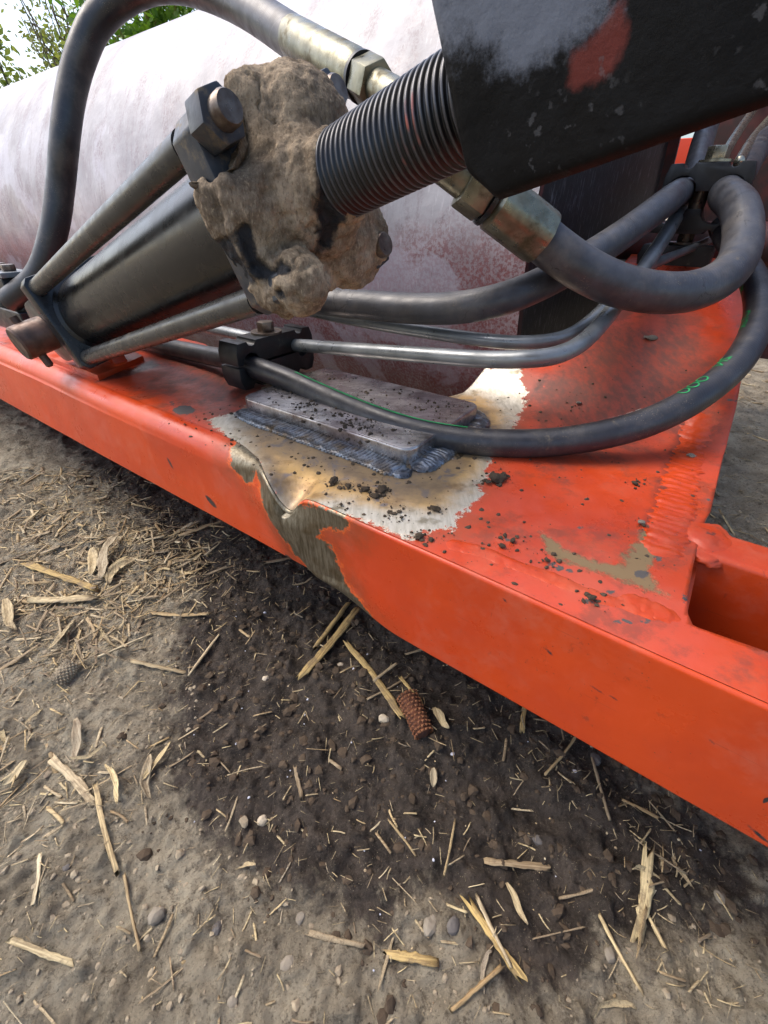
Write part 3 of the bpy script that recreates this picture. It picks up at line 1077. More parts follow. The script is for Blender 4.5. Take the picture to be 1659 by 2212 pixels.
def make_top():
    left_edge = [(1130, 797), (1200, 765), (1255, 735), (1290, 690), (1330, 630), (1380, 590), (1425, 550)]
    L = [on_top(*p) for p in left_edge]
    right_edge = [(1498, 1351), (1487, 1325), (1485, 1290), (1497, 1225), (1508, 1175), (1524, 1122), (1535, 1105), (1552, 1030), (1569, 965), (1590, 880), (1605, 800), (1612, 745), (1618, 690), (1622, 640), (1622, 600)]
    Rr = [on_top(*p) for p in right_edge]
    back = [se(onz(*p, ZT)) for p in [(520, 790), (650, 803), (800, 831), (930, 862), (1000, 852), (1070, 824)]]
    sl = np.linspace(-5.5, 2.5, 500)
    front = [np.array([q, e_front(q) + r_corner(q) * (1.0)]) for q in sl]
    pts = [*front, np.array([2.5, 0.37]), np.array([0.6, 0.372]), np.array([0.13, 0.368])] + Rr + L[::-1] + back[::-1] + [np.array([-1.1, 0.70]), np.array([-5.5, 0.70])]
    poly = np.array(pts)
    # grid, finer near the lens
    gs = np.r_[np.linspace(-5.5, -1.7, 70)[:-1], np.arange(-1.7, 0.62, 0.0034), np.linspace(0.63, 2.6, 30)]
    ge = np.arange(0.30, 1.75, 0.0036)
    S, E_ = np.meshgrid(gs, ge, indexing='ij')
    Q = np.stack([S.ravel(), E_.ravel()], -1)
    bb = (Q[:, 1] < 0.80) | ((Q[:, 0] > -0.6) & (Q[:, 0] < 0.6))
    sd_ = np.full(len(Q), -1.0)
    sd_[bb] = sdf_poly(Q[bb], poly)
    F = grid_faces(len(gs), len(ge))
    cen = Q[F].mean(1)
    cb = sd_[F].max(1) > -0.008
    ins = np.zeros(len(F), bool)
    ins[cb] = sdf_poly(cen[cb], poly) > 0
    F = F[ins]
    # boundary vertices snap on to the outline
    used = np.unique(F)
    cnt = np.zeros(len(Q), int)
    np.add.at(cnt, F.ravel(), 1)
    bd = used[(cnt[used] < 4)]
    P = Q[bd]
    best = np.full(len(P), 1e9)
    bp = P.copy()
    for i in range(len(poly)):
        a, b = poly[i], poly[(i + 1) % len(poly)]
        ab = b - a
        tt = np.clip(((P - a) @ ab) / max(ab @ ab, 1e-12), 0, 1)
        c = a + tt[:, None] * ab
        d = np.hypot(*(P - c).T)
        m = d < best
        best[m] = d[m]
        bp[m] = c[m]
    ok = best < 0.02
    Q[bd[ok]] = bp[ok]
    remap = -np.ones(len(Q), int)
    remap[used] = np.arange(len(used))
    Q = Q[used]
    F = remap[F]
    z = top_z(Q[:, 0], Q[:, 1])
    # raised strip: rolled flange at the right of the cross member
    wl = np.array([on_top(*p) for p in [(1440, 1335), (1365, 1260), (1400, 1140), (1440, 1040), (1480, 935), (1520, 840), (1545, 760), (1560, 680)]])
    A = {}
    bare_px = [(442, 905), (480, 935), (520, 985), (560, 1010), (590, 1062), (620, 1106), (650, 1096), (740, 1113), (800, 1133), (870, 1165), (930, 1150), (985, 1138), (1000, 1112),
               (1035, 1075), (1058, 1010), (1075, 960), (1100, 935), (1122, 905), (1135, 868), (1110, 842), (1040, 832), (930, 848), (800, 815), (650, 790), (580, 820), (555, 850), (530, 880), (500, 895)]
    A['bare'] = sdf_poly(Q, top_poly(bare_px))
    tint_px = [(520, 915), (545, 960), (560, 1000), (600, 1050), (640, 1085), (720, 1075), (830, 1100), (950, 1105), (1010, 1060), (1050, 990), (1095, 935), (1090, 890), (1040, 860), (960, 850), (600, 800), (560, 850)]
    A['tint'] = sdf_poly(Q, top_poly(tint_px))
    burn_px = [(500, 905), (530, 960), (560, 985), (610, 1085), (635, 1080), (600, 985), (760, 1035), (900, 1085), (940, 1085), (1010, 1010), (1065, 935), (1060, 890), (960, 850), (650, 800), (560, 850)]
    A['burn'] = sdf_poly(Q, top_poly(burn_px))
    mudp = [[(1345, 1215), (1385, 1150), (1420, 1130), (1425, 1180), (1400, 1240), (1440, 1290), (1400, 1275), (1310, 1240), (1240, 1220), (1180, 1195), (1185, 1180), (1260, 1205), (1340, 1225)],
            [(1170, 1150), (1215, 1180), (1260, 1205), (1240, 1215), (1185, 1195)]]
    A['mud'] = np.maximum.reduce([sdf_poly(Q, top_poly(p)) for p in mudp])
    grime_px = [(1160, 830), (1300, 700), (1480, 690), (1560, 740), (1540, 860), (1470, 900), (1330, 990), (1200, 1010), (1130, 960)]
    A['grime'] = sdf_poly(Q, np.array([on_top(*p) for p in grime_px]))
    A['grime'] = np.maximum(A['grime'], sdf_poly(Q, top_poly([(330, 745), (430, 742), (560, 800), (520, 880), (450, 870), (360, 800)])) * 0.8)
    soot = -1 + np.zeros(len(Q))
    for pl, w in (([(205, 825), (260, 815), (345, 790), (330, 775), (300, 790), (235, 805)], 0), ([(500, 870), (540, 845), (575, 820), (600, 800), (560, 800), (530, 830)], 0)):
        soot = np.maximum(soot, sdf_poly(Q, top_poly(pl)))
    dln = near_line(Q, np.array([on_top(*p) for p in [(1478, 930), (1445, 1030), (1420, 1110), (1405, 1150)]]))
    soot = np.maximum(soot, 0.006 - dln)
    dl2 = near_line(Q, np.array([on_top(*p) for p in [(1135, 870), (1180, 810)]]))
    soot = np.maximum(soot, 0.004 - dl2)
    A['soot'] = soot
    chip = np.full(len(Q), -1.0)
    for (u, v, a, b) in [(398, 886, 24, 11), (372, 871, 5, 5), (425, 948, 22, 8), (1390, 1240, 18, 10), (1187, 1218, 14, 7), (1213, 1227, 10, 6), (1232, 1232, 10, 6), (1320, 1278, 10, 6),
                         (1278, 1290, 17, 11), (1253, 1140, 7, 5), (1480, 1290, 8, 12), (1430, 1320, 14, 8), (1395, 1340, 16, 5), (1345, 1340, 24, 6), (1430, 1140, 9, 14), (1420, 1200, 10, 16), (1445, 1060, 7, 12), (1455, 1000, 5, 12),
                         (1480, 980, 5, 9), (1500, 930, 5, 8), (1545, 1110, 5, 4), (1498, 1110, 6, 9), (1095, 1165, 5, 4), (1585, 868, 5, 5), (1575, 866, 8, 4), (1560, 960, 3, 5), (1240, 872, 4, 2), (1530, 1080, 3, 4)]:
        c0 = on_top(u, v)
        ku = np.hypot(*(on_top(u + 8, v) - c0)) / 8
        kv = np.hypot(*(on_top(u, v + 8) - c0)) / 8
        cu = (on_top(u + 8, v) - c0) / 8
        cv = (on_top(u, v + 8) - c0) / 8
        Mi = np.linalg.inv(np.array([cu, cv]).T)
        q = (Q - c0) @ Mi.T
        d = (1 - np.hypot(q[:, 0] / a, q[:, 1] / b)) * min(a * ku, b * kv)
        chip = np.maximum(chip, d)
    A['chip'] = chip
    V = fw(Q[:, 0], Q[:, 1], z)
    # walls below every open edge except where the side face takes over
    ed = {}
    Fl = F.tolist()
    for f in Fl:
        for i in range(4):
            a, b = f[i], f[(i + 1) % 4]
            k = (min(a, b), max(a, b))
            ed[k] = None if k in ed else (a, b)
    be = [e for e in ed.values() if e is not None]
    vs = sorted(set([i for e in be for i in e]))
    isfront = Q[:, 1] < e_front(Q[:, 0]) + r_corner(Q[:, 0]) + 0.006
    low, mid = {}, {}
    base = len(V)
    extra, keep = [], []
    for i in vs:
        mid[i] = base + len(extra)
        extra.append(V[i] + np.array([0, 0, -0.004]))
        keep.append(i)
        low[i] = base + len(extra)
        extra.append(V[i] + np.array([0, 0, -0.146 if not isfront[i] else -0.004]))
        keep.append(i)
    for a, b in be:
        if isfront[a] and isfront[b]:
            continue
        Fl.append([b, a, mid[a], mid[b]])
        Fl.append([mid[b], mid[a], low[a], low[b]])
    V = np.vstack([V, np.array(extra)])
    for k in A:
        A[k] = np.r_[A[k], A[k][keep]]
    for k in ('bare', 'mud', 'soot', 'grime'):
        A[k][len(Q):] = np.minimum(A[k][len(Q):], -0.02)
    part('top_plate', mesh('top_plate', V, Fl, True, A), M['top'], frame)


make_top()


def bead(name, pts2, r, zoff, par, mat, pitch=0.011, rip=0.25, seed=0, width=1.0, painted=False, flat=0.34):
    """weld bead with overlapping crescents along a path on the frame top"""
    P = np.array([[*q, 0] for q in pts2], float)
    P, arc = resample(catmull(P, 10), 0.0012 if not painted else 0.002)
    n = len(P)
    T = np.gradient(P[:, :2], axis=0)
    T /= np.linalg.norm(T, axis=1)[:, None]
    Nn = np.stack([-T[:, 1], T[:, 0]], -1)
    m = 15
    a = np.linspace(0, np.pi, m)
    wob = 1 + 0.25 * (fbm(np.stack([arc * 25, arc * 0, arc * 0], -1), 3, seed) - 0.5)
    lag = (1 - np.sin(a)) * r * 0.9                                       # crescents trail at the sides
    ph = ((arc[:, None] + lag[None, :]) / pitch + 0.7 * (vnoise(np.stack([arc * 60, arc * 0, arc * 0], -1), seed + 3))[:, None]) % 1.0
    rad = r * wob[:, None] * (1 + rip * (ph - 0.5))
    end = np.minimum(1, np.minimum(arc, arc[-1] - arc) / (r * 1.2))
    rad = rad * np.sqrt(np.clip(end, 0.02, 1))[:, None]
    s = P[:, 0][:, None] + Nn[:, 0][:, None] * np.cos(a) * rad * 1.25 * width
    e = P[:, 1][:, None] + Nn[:, 1][:, None] * np.cos(a) * rad * 1.25 * width
    zb = top_z(P[:, 0], P[:, 1])[:, None] + zoff
    z = zb + np.sin(a) * rad * flat + (fbm(np.stack([s * 120, e * 120, s * 0], -1), 3, seed) - 0.5) * r * 0.22 - 0.001 - 0.004 * (np.abs(np.cos(a)) > 0.999)
    V = fw(s, e, z).reshape(-1, 3)
    me = mesh(name, V, grid_faces(n, m), True, dict(ridge=ph.ravel()))
    return sub(name, me, mat, par)


# repair plate on the beam, welded all round
PS0, PS1, PE0, PE1 = -0.640, -0.286, 0.452, 0.668


def make_plate():
    rr = 0.02
    out = []
    for cx_, cy_, a0 in ((PS1 - rr, PE0 + rr, -90), (PS1 - rr, PE1 - rr, 0), (PS0 + rr, PE1 - rr, 90), (PS0 + rr, PE0 + rr, 180)):
        for k in range(6):
            an = math.radians(a0 + k * 18)
            out.append((cx_ + rr * math.cos(an), cy_ + rr * math.sin(an)))
    pl = part('repair_plate', prism('repair_plate', out, np.array([0, 0, ZT - 0.006]), E1, E2, ZUP, 0.032, 0.004, 3), M['plate'], frame, 'bare steel repair plate welded on, scattered with soil')
    w = 0.012
    bead('weld_bead', [(PS0 - 0.004, PE0 - w + 0.012), (PS0 + 0.05, PE0 - w), (PS0 + 0.16, PE0 - w - 0.001), (PS1 - 0.08, PE0 - w), (PS1 + 0.004, PE0 - w - 0.006)], 0.0170, 0.001, pl, M['weld'], 0.0066, 0.17, 1, flat=0.46)
    bead('weld_bead', [(PS1 + w, PE0 - 0.004), (PS1 + w, PE0 + 0.08), (PS1 + w, PE0 + 0.15), (PS1 + w - 0.002, PE1 - 0.03), (PS1 - 0.02, PE1 + 0.006), (PS1 - 0.06, PE1 + 0.008)], 0.0165, 0.001, pl, M['weld'], 0.0070, 0.17, 2, flat=0.46)
    bead('weld_bead', [(PS1 - 0.07, PE1 + 0.006), (PS0 + 0.2, PE1 + 0.008), (PS0 + 0.06, PE1 + 0.006)], 0.014, 0.002, pl, M['weld'], 0.007, 0.25, 4)
    bead('weld_bead', [(PS1 + 0.028, PE0 + 0.05), (PS1 + 0.03, PE0 + 0.12), (PS1 + 0.026, PE1 - 0.02)], 0.012, -0.001, pl, M['weld'], 0.007, 0.2, 5)
    bead('weld_bead', [(PS1 - 0.012, PE0 - 0.013), (PS1 + 0.004, PE0 - 0.020), (PS1 + 0.014, PE0 - 0.022)], 0.017, 0.001, pl, M['weld'], 0.009, 0.2, 7, flat=0.5)


make_plate()

# painted factory welds on the frame
fr_weld = [on_top(*p) for p in [(955, 1172), (1040, 1192), (1110, 1218), (1200, 1250), (1290, 1286), (1370, 1310), (1440, 1336)]]
rootp = part('weld_seam', mesh('weld_seam_base', fw(np.array([0.02, 0.03, 0.03]), np.array([0.36, 0.36, 0.37]), ZT - 0.02), [[0, 1, 2]]), M['redweld'], frame)
bead('weld_bead', fr_weld, 0.0085, -0.001, rootp, M['redweld'], 0.03, 0.12, 11, 1.0, True, 0.4)
bead('weld_bead', [on_top(*p) for p in [(1330, 1292), (1380, 1302), (1440, 1328), (1478, 1345)]], 0.011, -0.001, rootp, M['redweld'], 0.012, 0.2, 12, 1.0, True, 0.35)
bead('weld_bead', [on_top(*p) for p in [(1520, 880), (1496, 960), (1470, 1040), (1452, 1110), (1436, 1170), (1424, 1215)]], 0.018, -0.003, rootp, M['redweld'], 0.013, 0.2, 13, 1.1, True, 0.36)
bead('weld_bead', [on_top(*p) for p in [(1105, 905), (1140, 862), (1175, 822), (1205, 795)]], 0.014, -0.005, rootp, M['redweld'], 0.015, 0.14, 14, 1.0, True, 0.25)

# the second tube that leaves the corner to the right, and the wall below it
def tubebox(name, s0, s1, e0, e1, z0, z1, mat, w=0.006):
    V = [fw(s, e, z) for s in (s0, s1) for e in (e0, e1) for z in (z0, z1)]
    F = [[0, 1, 3, 2], [4, 6, 7, 5], [0, 4, 5, 1], [2, 3, 7, 6], [0, 2, 6, 4], [1, 5, 7, 3]]
    return bevelled(name, V, F, w, 3)


a_ = se(onz(1558, 1149, ZT))
b_ = se(onz(1550, 1205, ZT))
part('side_tube', tubebox('side_tube', 0.045, 2.2, b_[1], a_[1], ZT - 0.148, ZT, M['red']), M['red'], frame)
# weld lump where that tube meets the cross member
lump = bmesh.new()
bmesh.ops.create_icosphere(lump, subdivisions=4, radius=1.0)
LV = np.array([v.co for v in lump.verts])
LF = [[v.index for v in f.verts] for f in lump.faces]
lump.free()


def blob(name, c, rad, seed, amp=0.25, freq=1.6, ax=None):
    d = 1 + amp * (fbm(LV * freq + seed * 3.7, 4, seed) - 0.5) * 2
    V = LV * d[:, None] * np.asarray(rad)
    if ax is not None:
        V = V @ np.asarray(ax)
    return mesh(name, V + np.asarray(c), LF, True)


sub('weld_lump', blob('weld_lump', fw(0.062, 0.512, ZT - 0.006), (0.028, 0.040, 0.009), 3, 0.38, 1.9, [E1, E2, ZUP]), M['redweld'], rootp)
part('floor_plate', tubebox('floor_plate', 0.05, 0.9, 0.37, 0.50, ZT - 0.150, ZT - 0.142, M['plastic'], 0.001), M['plastic'], frame)  # closed bottom added under the opening, black to darken its inside
part('inner_wall', tubebox('inner_wall', 0.05, 0.062, 0.36, 0.50, ZT - 0.146, ZT - 0.02, M['red'], 0.001), M['red'], frame)
# base pad under the cylinder lug
pad = [top_poly([p])[0] for p in [(75, 768), (190, 812), (214, 822), (312, 778), (240, 738), (120, 690)]]
part('base_pad', prism('base_pad', pad, np.array([0, 0, ZT - 0.003]), E1, E2, ZUP, 0.014, 0.003), M['red'], frame)
# yellow tab in the opening to the right
yt = thing('yellow_bracket', 'small chipped yellow steel plate in the opening at the right edge', 'bracket', fw(0.165, 0.42, ZT - 0.10))
yq_ = at(1652, 1362, 0.47)
yq = se(yq_)
part('plate', tubebox('plate', yq[0], yq[0] + 0.12, yq[1], yq[1] + 0.008, yq_[2] - 0.05, yq_[2] + 0.022, M['yellow'], 0.002), M['yellow'], yt)
part('dark_edge', tubebox('dark_edge', yq[0] - 0.012, yq[0] - 0.0005, yq[1], yq[1] + 0.010, yq_[2] - 0.07, yq_[2] + 0.03, M['plastic'], 0.001), M['plastic'], yt)

# orange frame further behind, to the right of the cross member
far = thing('rear_frame', 'bright orange frame of channel steel partly hidden behind the right hand hoses', 'steel frame', at(1640, 650, 1.9))
rP = at(1618, 700, 1.75)
q = se(rP)
part('side_plate', tubebox('side_plate', q[0] - 0.10, q[0] + 0.16, q[1], q[1] + 0.02, rP[2] - 0.10, rP[2] + 0.13, M['orange'], 0.004), M['orange'], far)
part('flange', tubebox('flange', q[0] - 0.10, q[0] + 0.16, q[1] - 0.07, q[1] - 0.001, rP[2] - 0.10, rP[2] - 0.085, M['orange'], 0.003), M['orange'], far)
rP2 = at(1668, 480, 1.45)
q = se(rP2)
part('upright', tubebox('upright', q[0] - 0.03, q[0] + 0.25, q[1], q[1] + 0.06, rP2[2] - 0.22, rP2[2] + 0.2, M['red'], 0.005), M['red'], far)
rP3 = at(1640, 300, 1.9)
q = se(rP3)
part('bearing_arm', tubebox('bearing_arm', -0.24, 1.9, 2.13, 2.20, 0.25, 1.60, M['drumrim'], 0.004), M['drumrim'], far)
part('rail', tubebox('rail', q[0] - 0.5, q[0] + 0.4, q[1], q[1] + 0.08, rP3[2] - 0.12, rP3[2] + 0.02, M['orange'], 0.004), M['orange'], far)

# ------------------------------------------------------------------ hydraulic cylinder
G = 0.8
Pc = c2w(np.array([-0.72960172, 0.51153992, 1.11827994]) * G)
AX = c2wv(np.array([0.73725431, -0.13372034, -0.66224992]))
RX = c2wv(np.array([0.58684925, 0.61243489, 0.52965222]))
VX = c2wv(np.array([-0.33475968, 0.77912925, -0.52999394]))
LEN = 0.8906869 * G
cyl = thing('hydraulic_cylinder', 'black tie rod hydraulic cylinder with a mud caked head above the red beam', 'hydraulic cylinder', Pc)


def cp(x, y, tt):
    return Pc + RX * x + VX * y + AX * tt


def sq(h, ch):
    return [(-h + ch, -h), (h - ch, -h), (h, -h + ch), (h, h - ch), (h - ch, h), (-h + ch, h), (-h, h - ch), (-h, -h + ch)]


Vb, Fb = revolve('barrel', [(0, 0), (0, 0.074), (0.006, 0.074), (0.009, 0.067), (LEN - 0.09, 0.067), (LEN - 0.09, 0)], Pc - AX * 0.004, AX, VX, 64)
part('barrel', autosmooth(mesh('barrel', Vb, Fb)), M['barrel'], cyl)
endc = part('end_cap', prism('end_cap', sq(0.088, 0.010), Pc - AX * 0.034, RX, VX, AX, 0.034, 0.003), M['black'], cyl)
part('head', prism('head', sq(0.085, 0.014), Pc + AX * (LEN - 0.078), RX, VX, AX, 0.038, 0.003), M['nut'], cyl)
hs = 0.068
for (x, y) in ((-1, 1), (1, 1), (-1, -1), (1, -1)):
    Vt, Ft = revolve('tie_rod', [(0, 0), (0, 0.0146), (LEN - 0.08, 0.0146), (LEN - 0.08, 0)], cp(x * hs, y * hs, -0.002), AX, VX, 24)
    part('tie_rod', autosmooth(mesh('tie_rod', Vt, Ft)), M['rod'], cyl)
    lead = {(-1, 1): 0.0, (1, 1): -0.004, (-1, -1): -0.004, (1, -1): -0.004}[(x, y)]
    nt = part('tie_nut', hexnut('tie_nut', cp(x * hs, y * hs, LEN - 0.0395), AX, VX * 0.9 + RX * 0.35, 0.0225, 0.024), M['nut'], cyl)
    Vs, Fs = revolve('stud', [(0, 0), (0, 0.0132), (0.034, 0.0132), (0.037, 0.0115), (0.037, 0)], cp(x * hs, y * hs, LEN - 0.040), AX, VX, 24)
    sub('stud', autosmooth(mesh('stud', Vs, Fs)), M['bolt'], nt)
# rear lug with pin
lug = []
for k in range(13):
    an = math.radians(90 + k * 15)
    lug.append((-0.075 + 0.05 * math.cos(an) * 1.0, 0.062 * math.sin(an)))
lug = [(0.0, 0.062)] + lug + [(0.0, -0.062)]
part('rear_lug', prism('rear_lug', lug, Pc - AX * 0.0335 - RX * 0.078, AX, VX, RX, 0.058, 0.004), M['lug'], cyl)
part('rear_lug', prism('rear_lug', lug, Pc - AX * 0.0335 + RX * 0.022, AX, VX, RX, 0.05, 0.004), M['lug'], cyl)
pc_ = Pc - AX * 0.095
Vp, Fp = revolve('pivot_pin', [(0, 0), (0, 0.030), (0.004, 0.033), (0.016, 0.033), (0.017, 0.0335), (0.28, 0.0335), (0.28, 0)], pc_ - RX * 0.14, RX, VX, 40)
pin = thing('pivot_pin', 'rusty pivot pin with a round head through the lug at the far left', 'pin', pc_ - RX * 0.14)
part('shank', autosmooth(mesh('shank', Vp, Fp), 28), M['rust'], pin)
cq = pc_ - RX * 0.115
Vk, Fk = revolve('roll_pin', [(0, 0), (0, 0.0078), (0.1, 0.0078), (0.104, 0.004), (0.104, 0)], cq + VX * 0.046, -VX, RX, 20)
part('roll_pin', autosmooth(mesh('roll_pin', Vk, Fk)), M['rust'], pin)
# carrier plates of the frame that hold the pin
part('pin_carrier', prism('pin_carrier', [(-0.13, -0.15), (-0.02, -0.15), (-0.02, 0.02), (-0.06, 0.055), (-0.115, 0.05), (-0.14, 0.0)], Pc - AX * 0.0335 - RX * 0.015, AX, VX, RX, 0.030, 0.003), M['red'], frame)


# threaded rod
def make_thread():
    t0, t1 = LEN + 0.030, 0.93
    r0 = 0.0350
    pitch = 0.0062
    n = int((t1 - t0) / pitch * 9)
    m = 60
    tt = np.linspace(t0, t1, n)
    a = np.linspace(0, 2 * np.pi, m, endpoint=False)
    ph = (tt[:, None] / pitch + a[None, :] / (2 * np.pi)) % 1.0
    saw = 1 - np.abs(ph * 2 - 1)
    prof = np.clip(saw * 1.5 - 0.1, 0, 1)
    rad = r0 - 0.0026 * (1 - prof)
    V = Pc + tt[:, None, None] * AX + rad[..., None] * (np.cos(a)[None, :, None] * RX + np.sin(a)[None, :, None] * VX)
    part('threaded_rod', mesh('threaded_rod', V.reshape(-1, 3), grid_faces(n, m, True), True, dict(ridge=prof.ravel())), M['thread'], cyl)


make_thread()


# caked mud on the head
def make_mud():
    bm = bmesh.new()
    mats = []
    def add(x, y, tt, rx, ry, rt):
        d = bmesh.ops.create_icosphere(bm, subdivisions=3, radius=1.0)
        for v in d['verts']:
            c = v.co
            v.co = Vector(cp(x + c.x * rx, y + c.y * ry, tt + c.z * rt) - Pc)
    Q = LEN - 0.040
    add(0.012, -0.005, Q + 0.000, 0.084, 0.086, 0.018)
    add(-0.055, -0.020, Q + 0.000, 0.044, 0.064, 0.020)
    add(-0.080, -0.036, Q - 0.014, 0.013, 0.046, 0.020)
    add(0.045, -0.035, Q + 0.004, 0.058, 0.066, 0.034)
    add(0.066, -0.050, Q - 0.014, 0.036, 0.046, 0.034)
    add(0.000, 0.000, Q + 0.026, 0.058, 0.058, 0.034)
    add(0.000, 0.000, Q + 0.046, 0.047, 0.047, 0.022)
    add(0.000, 0.000, Q + 0.064, 0.0390, 0.0390, 0.018)
    add(0.026, 0.050, Q + 0.014, 0.054, 0.048, 0.044)
    add(0.018, 0.068, Q - 0.010, 0.050, 0.036, 0.036)
    add(-0.066, -0.066, Q + 0.030, 0.033, 0.033, 0.024)
    add(-0.067, -0.067, Q + 0.050, 0.023, 0.023, 0.012)
    add(-0.058, -0.070, Q + 0.004, 0.036, 0.026, 0.026)
    add(0.066, 0.010, Q - 0.006, 0.036, 0.066, 0.034)
    add(0.064, -0.056, Q + 0.016, 0.032, 0.032, 0.020)
    add(-0.040, 0.010, Q + 0.008, 0.056, 0.060, 0.022)
    add(-0.012, 0.050, Q + 0.006, 0.050, 0.050, 0.026)
    add(0.082, 0.050, Q - 0.010, 0.016, 0.036, 0.026)
    add(-0.087, 0.000, Q - 0.018, 0.008, 0.050, 0.020)
    me = bpy.data.meshes.new('mud_tmp')
    bm.to_mesh(me)
    bm.free()
    tmp = bpy.data.objects.new('mud_tmp', me)
    COL.objects.link(tmp)
    md = tmp.modifiers.new('r', 'REMESH')
    md.mode = 'VOXEL'
    md.voxel_size = 0.0022
    ms = tmp.modifiers.new('s', 'SMOOTH')
    ms.iterations = 7
    ms.factor = 0.5
    dg = bpy.context.evaluated_depsgraph_get()
    ev = tmp.evaluated_get(dg)
    m2 = bpy.data.meshes.new_from_object(ev)
    bpy.data.objects.remove(tmp)
    n = len(m2.vertices)
    V = np.empty(n * 3)
    m2.vertices.foreach_get('co', V)
    V = V.reshape(-1, 3)
    Nn = np.empty(n * 3)
    m2.vertices.foreach_get('normal', Nn)
    Nn = Nn.reshape(-1, 3)
    loc = np.stack([V @ RX, V @ VX, V @ AX], -1)
    d = (fbm(loc * 16, 4, 71, 0.55) - 0.5) * 0.012 + (fbm(loc * 110, 4, 72, 0.65) - 0.5) * 0.0065
    cr_ = vnoise(loc * 75, 79)
    d = d - 0.004 * np.maximum(cr_ - 0.7, 0) / 0.3
    crack_ = np.abs(fbm(loc * 20, 4, 75) - 0.5)
    d = d - 0.004 * np.exp(-(crack_ / 0.008) ** 2) * (vnoise(loc * 18, 76) > 0.55)
    # places where mud has flaked off the dark casting: lines in the head's own plane
    PT = loc[:, :2]
    bared = np.full(n, -1.0)
    for ln, w in (([(-0.027, 0.004), (-0.029, -0.016), (-0.024, -0.042)], 0.0085), ([(-0.090, -0.012), (-0.092, -0.030), (-0.088, -0.046)], 0.0065), ([(-0.100, -0.066), (-0.106, -0.084), (-0.100, -0.100)], 0.005)):
        dd = near_line(PT, np.array(ln))
        bared = np.maximum(bared, w - dd)
    d = d - 0.006 * sstep(-0.002, 0.006, bared + (fbm(loc * 60, 3, 77) - 0.5) * 0.012)
    # keep off the clean nut at the upper left corner
    dn = np.hypot(loc[:, 0] + hs, loc[:, 1] - hs)
    d = d - 0.022 * sstep(0.046, 0.022, dn)
    V = V + Nn * d[:, None] + Pc
    m2.vertices.foreach_set('co', V.ravel())
    a1 = m2.attributes.new('bared', 'FLOAT', 'POINT')
    a1.data.foreach_set('value', bared.astype(np.float32))
    m2.polygons.foreach_set('use_smooth', np.ones(len(m2.polygons), bool))
    m2.update()
    part('mud_crust', m2, M['mud'], cyl, 'thick crust of dry brown mud caked over the cylinder head')


make_mud()


# ------------------------------------------------------------------ black clevis block at the top right
def make_clevis():
    t0, t1 = 0.895, 1.42
    hx, y0, y1 = 0.065, -0.055, 0.30
    root = thing('clevis_block', 'massive black painted steel block screwed on to the threaded rod at top right', 'clevis', cp(0, 0, t0))
    gt, gy = np.linspace(t0, t1, 150), np.linspace(y0, y1, 110)
    Tg, Yg = np.meshgrid(gt, gy, indexing='ij')
    ylo = y0 - 0.004 - 0.012 * (Tg - t0)
    Yg = y1 + (Yg - y1) * (y1 - ylo) / (y1 - y0)
    bow = (fbm(np.stack([Tg * 12, Yg * 12, Yg * 0], -1), 4, 81) - 0.5) * 0.004
    r_ = 0.006
    rnd = r_ * (sstep(t0 + r_, t0, Tg) ** 2 + sstep(r_, 0, Yg - ylo) ** 2)
    Tg = Tg + 0.016 * sstep(0.026, 0, Yg - ylo) * sstep(0.035, 0, Tg - t0)
    V = cp0 = Pc + (-(hx + bow) + rnd)[..., None] * RX + Yg[..., None] * VX + Tg[..., None] * AX
    F = grid_faces(150, 110).tolist()
    V = V.reshape(-1, 3)
    ring = [i * 110 for i in range(150)] + [149 * 110 + j for j in range(1, 110)] + [i * 110 + 109 for i in range(148, -1, -1)] + [j for j in range(108, 0, -1)]
    b0 = len(V)
    back = V[ring] + RX * 2 * hx + VX * 0.11
    V2 = np.vstack([V, back])
    n = len(ring)
    for i in range(n):
        F.append([ring[i], b0 + i, b0 + (i + 1) % n, ring[(i + 1) % n]])
    F.append([b0 + i for i in range(n)])
    # measure pixel outlines on the face plane
    def pt(u, v):
        rr_ = c2wv([(u - CX) / FPX, (CY - v) / FPX, 1.0])
        o = np.array([0, 0, H])
        k = ((Pc - RX * hx - o) @ RX) / (rr_ @ RX)
        X_ = o + rr_ * k - Pc
        return np.array([X_ @ AX, X_ @ VX])
    QQ = np.stack([Tg.ravel(), Yg.ravel()], -1)
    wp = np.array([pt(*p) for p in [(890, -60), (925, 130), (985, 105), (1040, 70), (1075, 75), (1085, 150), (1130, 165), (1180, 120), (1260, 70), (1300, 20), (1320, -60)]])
    rp = np.array([pt(*p) for p in [(1310, -10), (1345, 0), (1352, 70), (1335, 130), (1300, 170), (1245, 195), (1228, 180), (1240, 120), (1280, 90), (1305, 40)]])
    A = dict(sheen=sdf_poly(QQ, wp) * 0.9, redpatch=sdf_poly(QQ, rp))
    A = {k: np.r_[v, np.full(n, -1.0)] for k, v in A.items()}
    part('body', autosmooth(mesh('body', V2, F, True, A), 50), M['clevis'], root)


make_clevis()

# ------------------------------------------------------------------ hoses
base_xy = at(1545, 345, 0.845)                 # top of the clamp stack on the cross member
s_r, e_r = se(base_xy)
z_r = base_xy[2]
gR = 0.040
SEAT_L, SEAT_R = fw(s_r - gR, e_r, z_r - 0.051), fw(s_r + gR, e_r, z_r - 0.051)
def hose_thing(name, label, cat, pts, r, mat, step=0.006, sm=8, segs=28, pname='rubber'):
    P = path(pts, step, sm)
    root = thing(name, label, cat, P[len(P) // 2])
    part(pname, tube(pname, P, r, segs), mat, root)
    return root, P


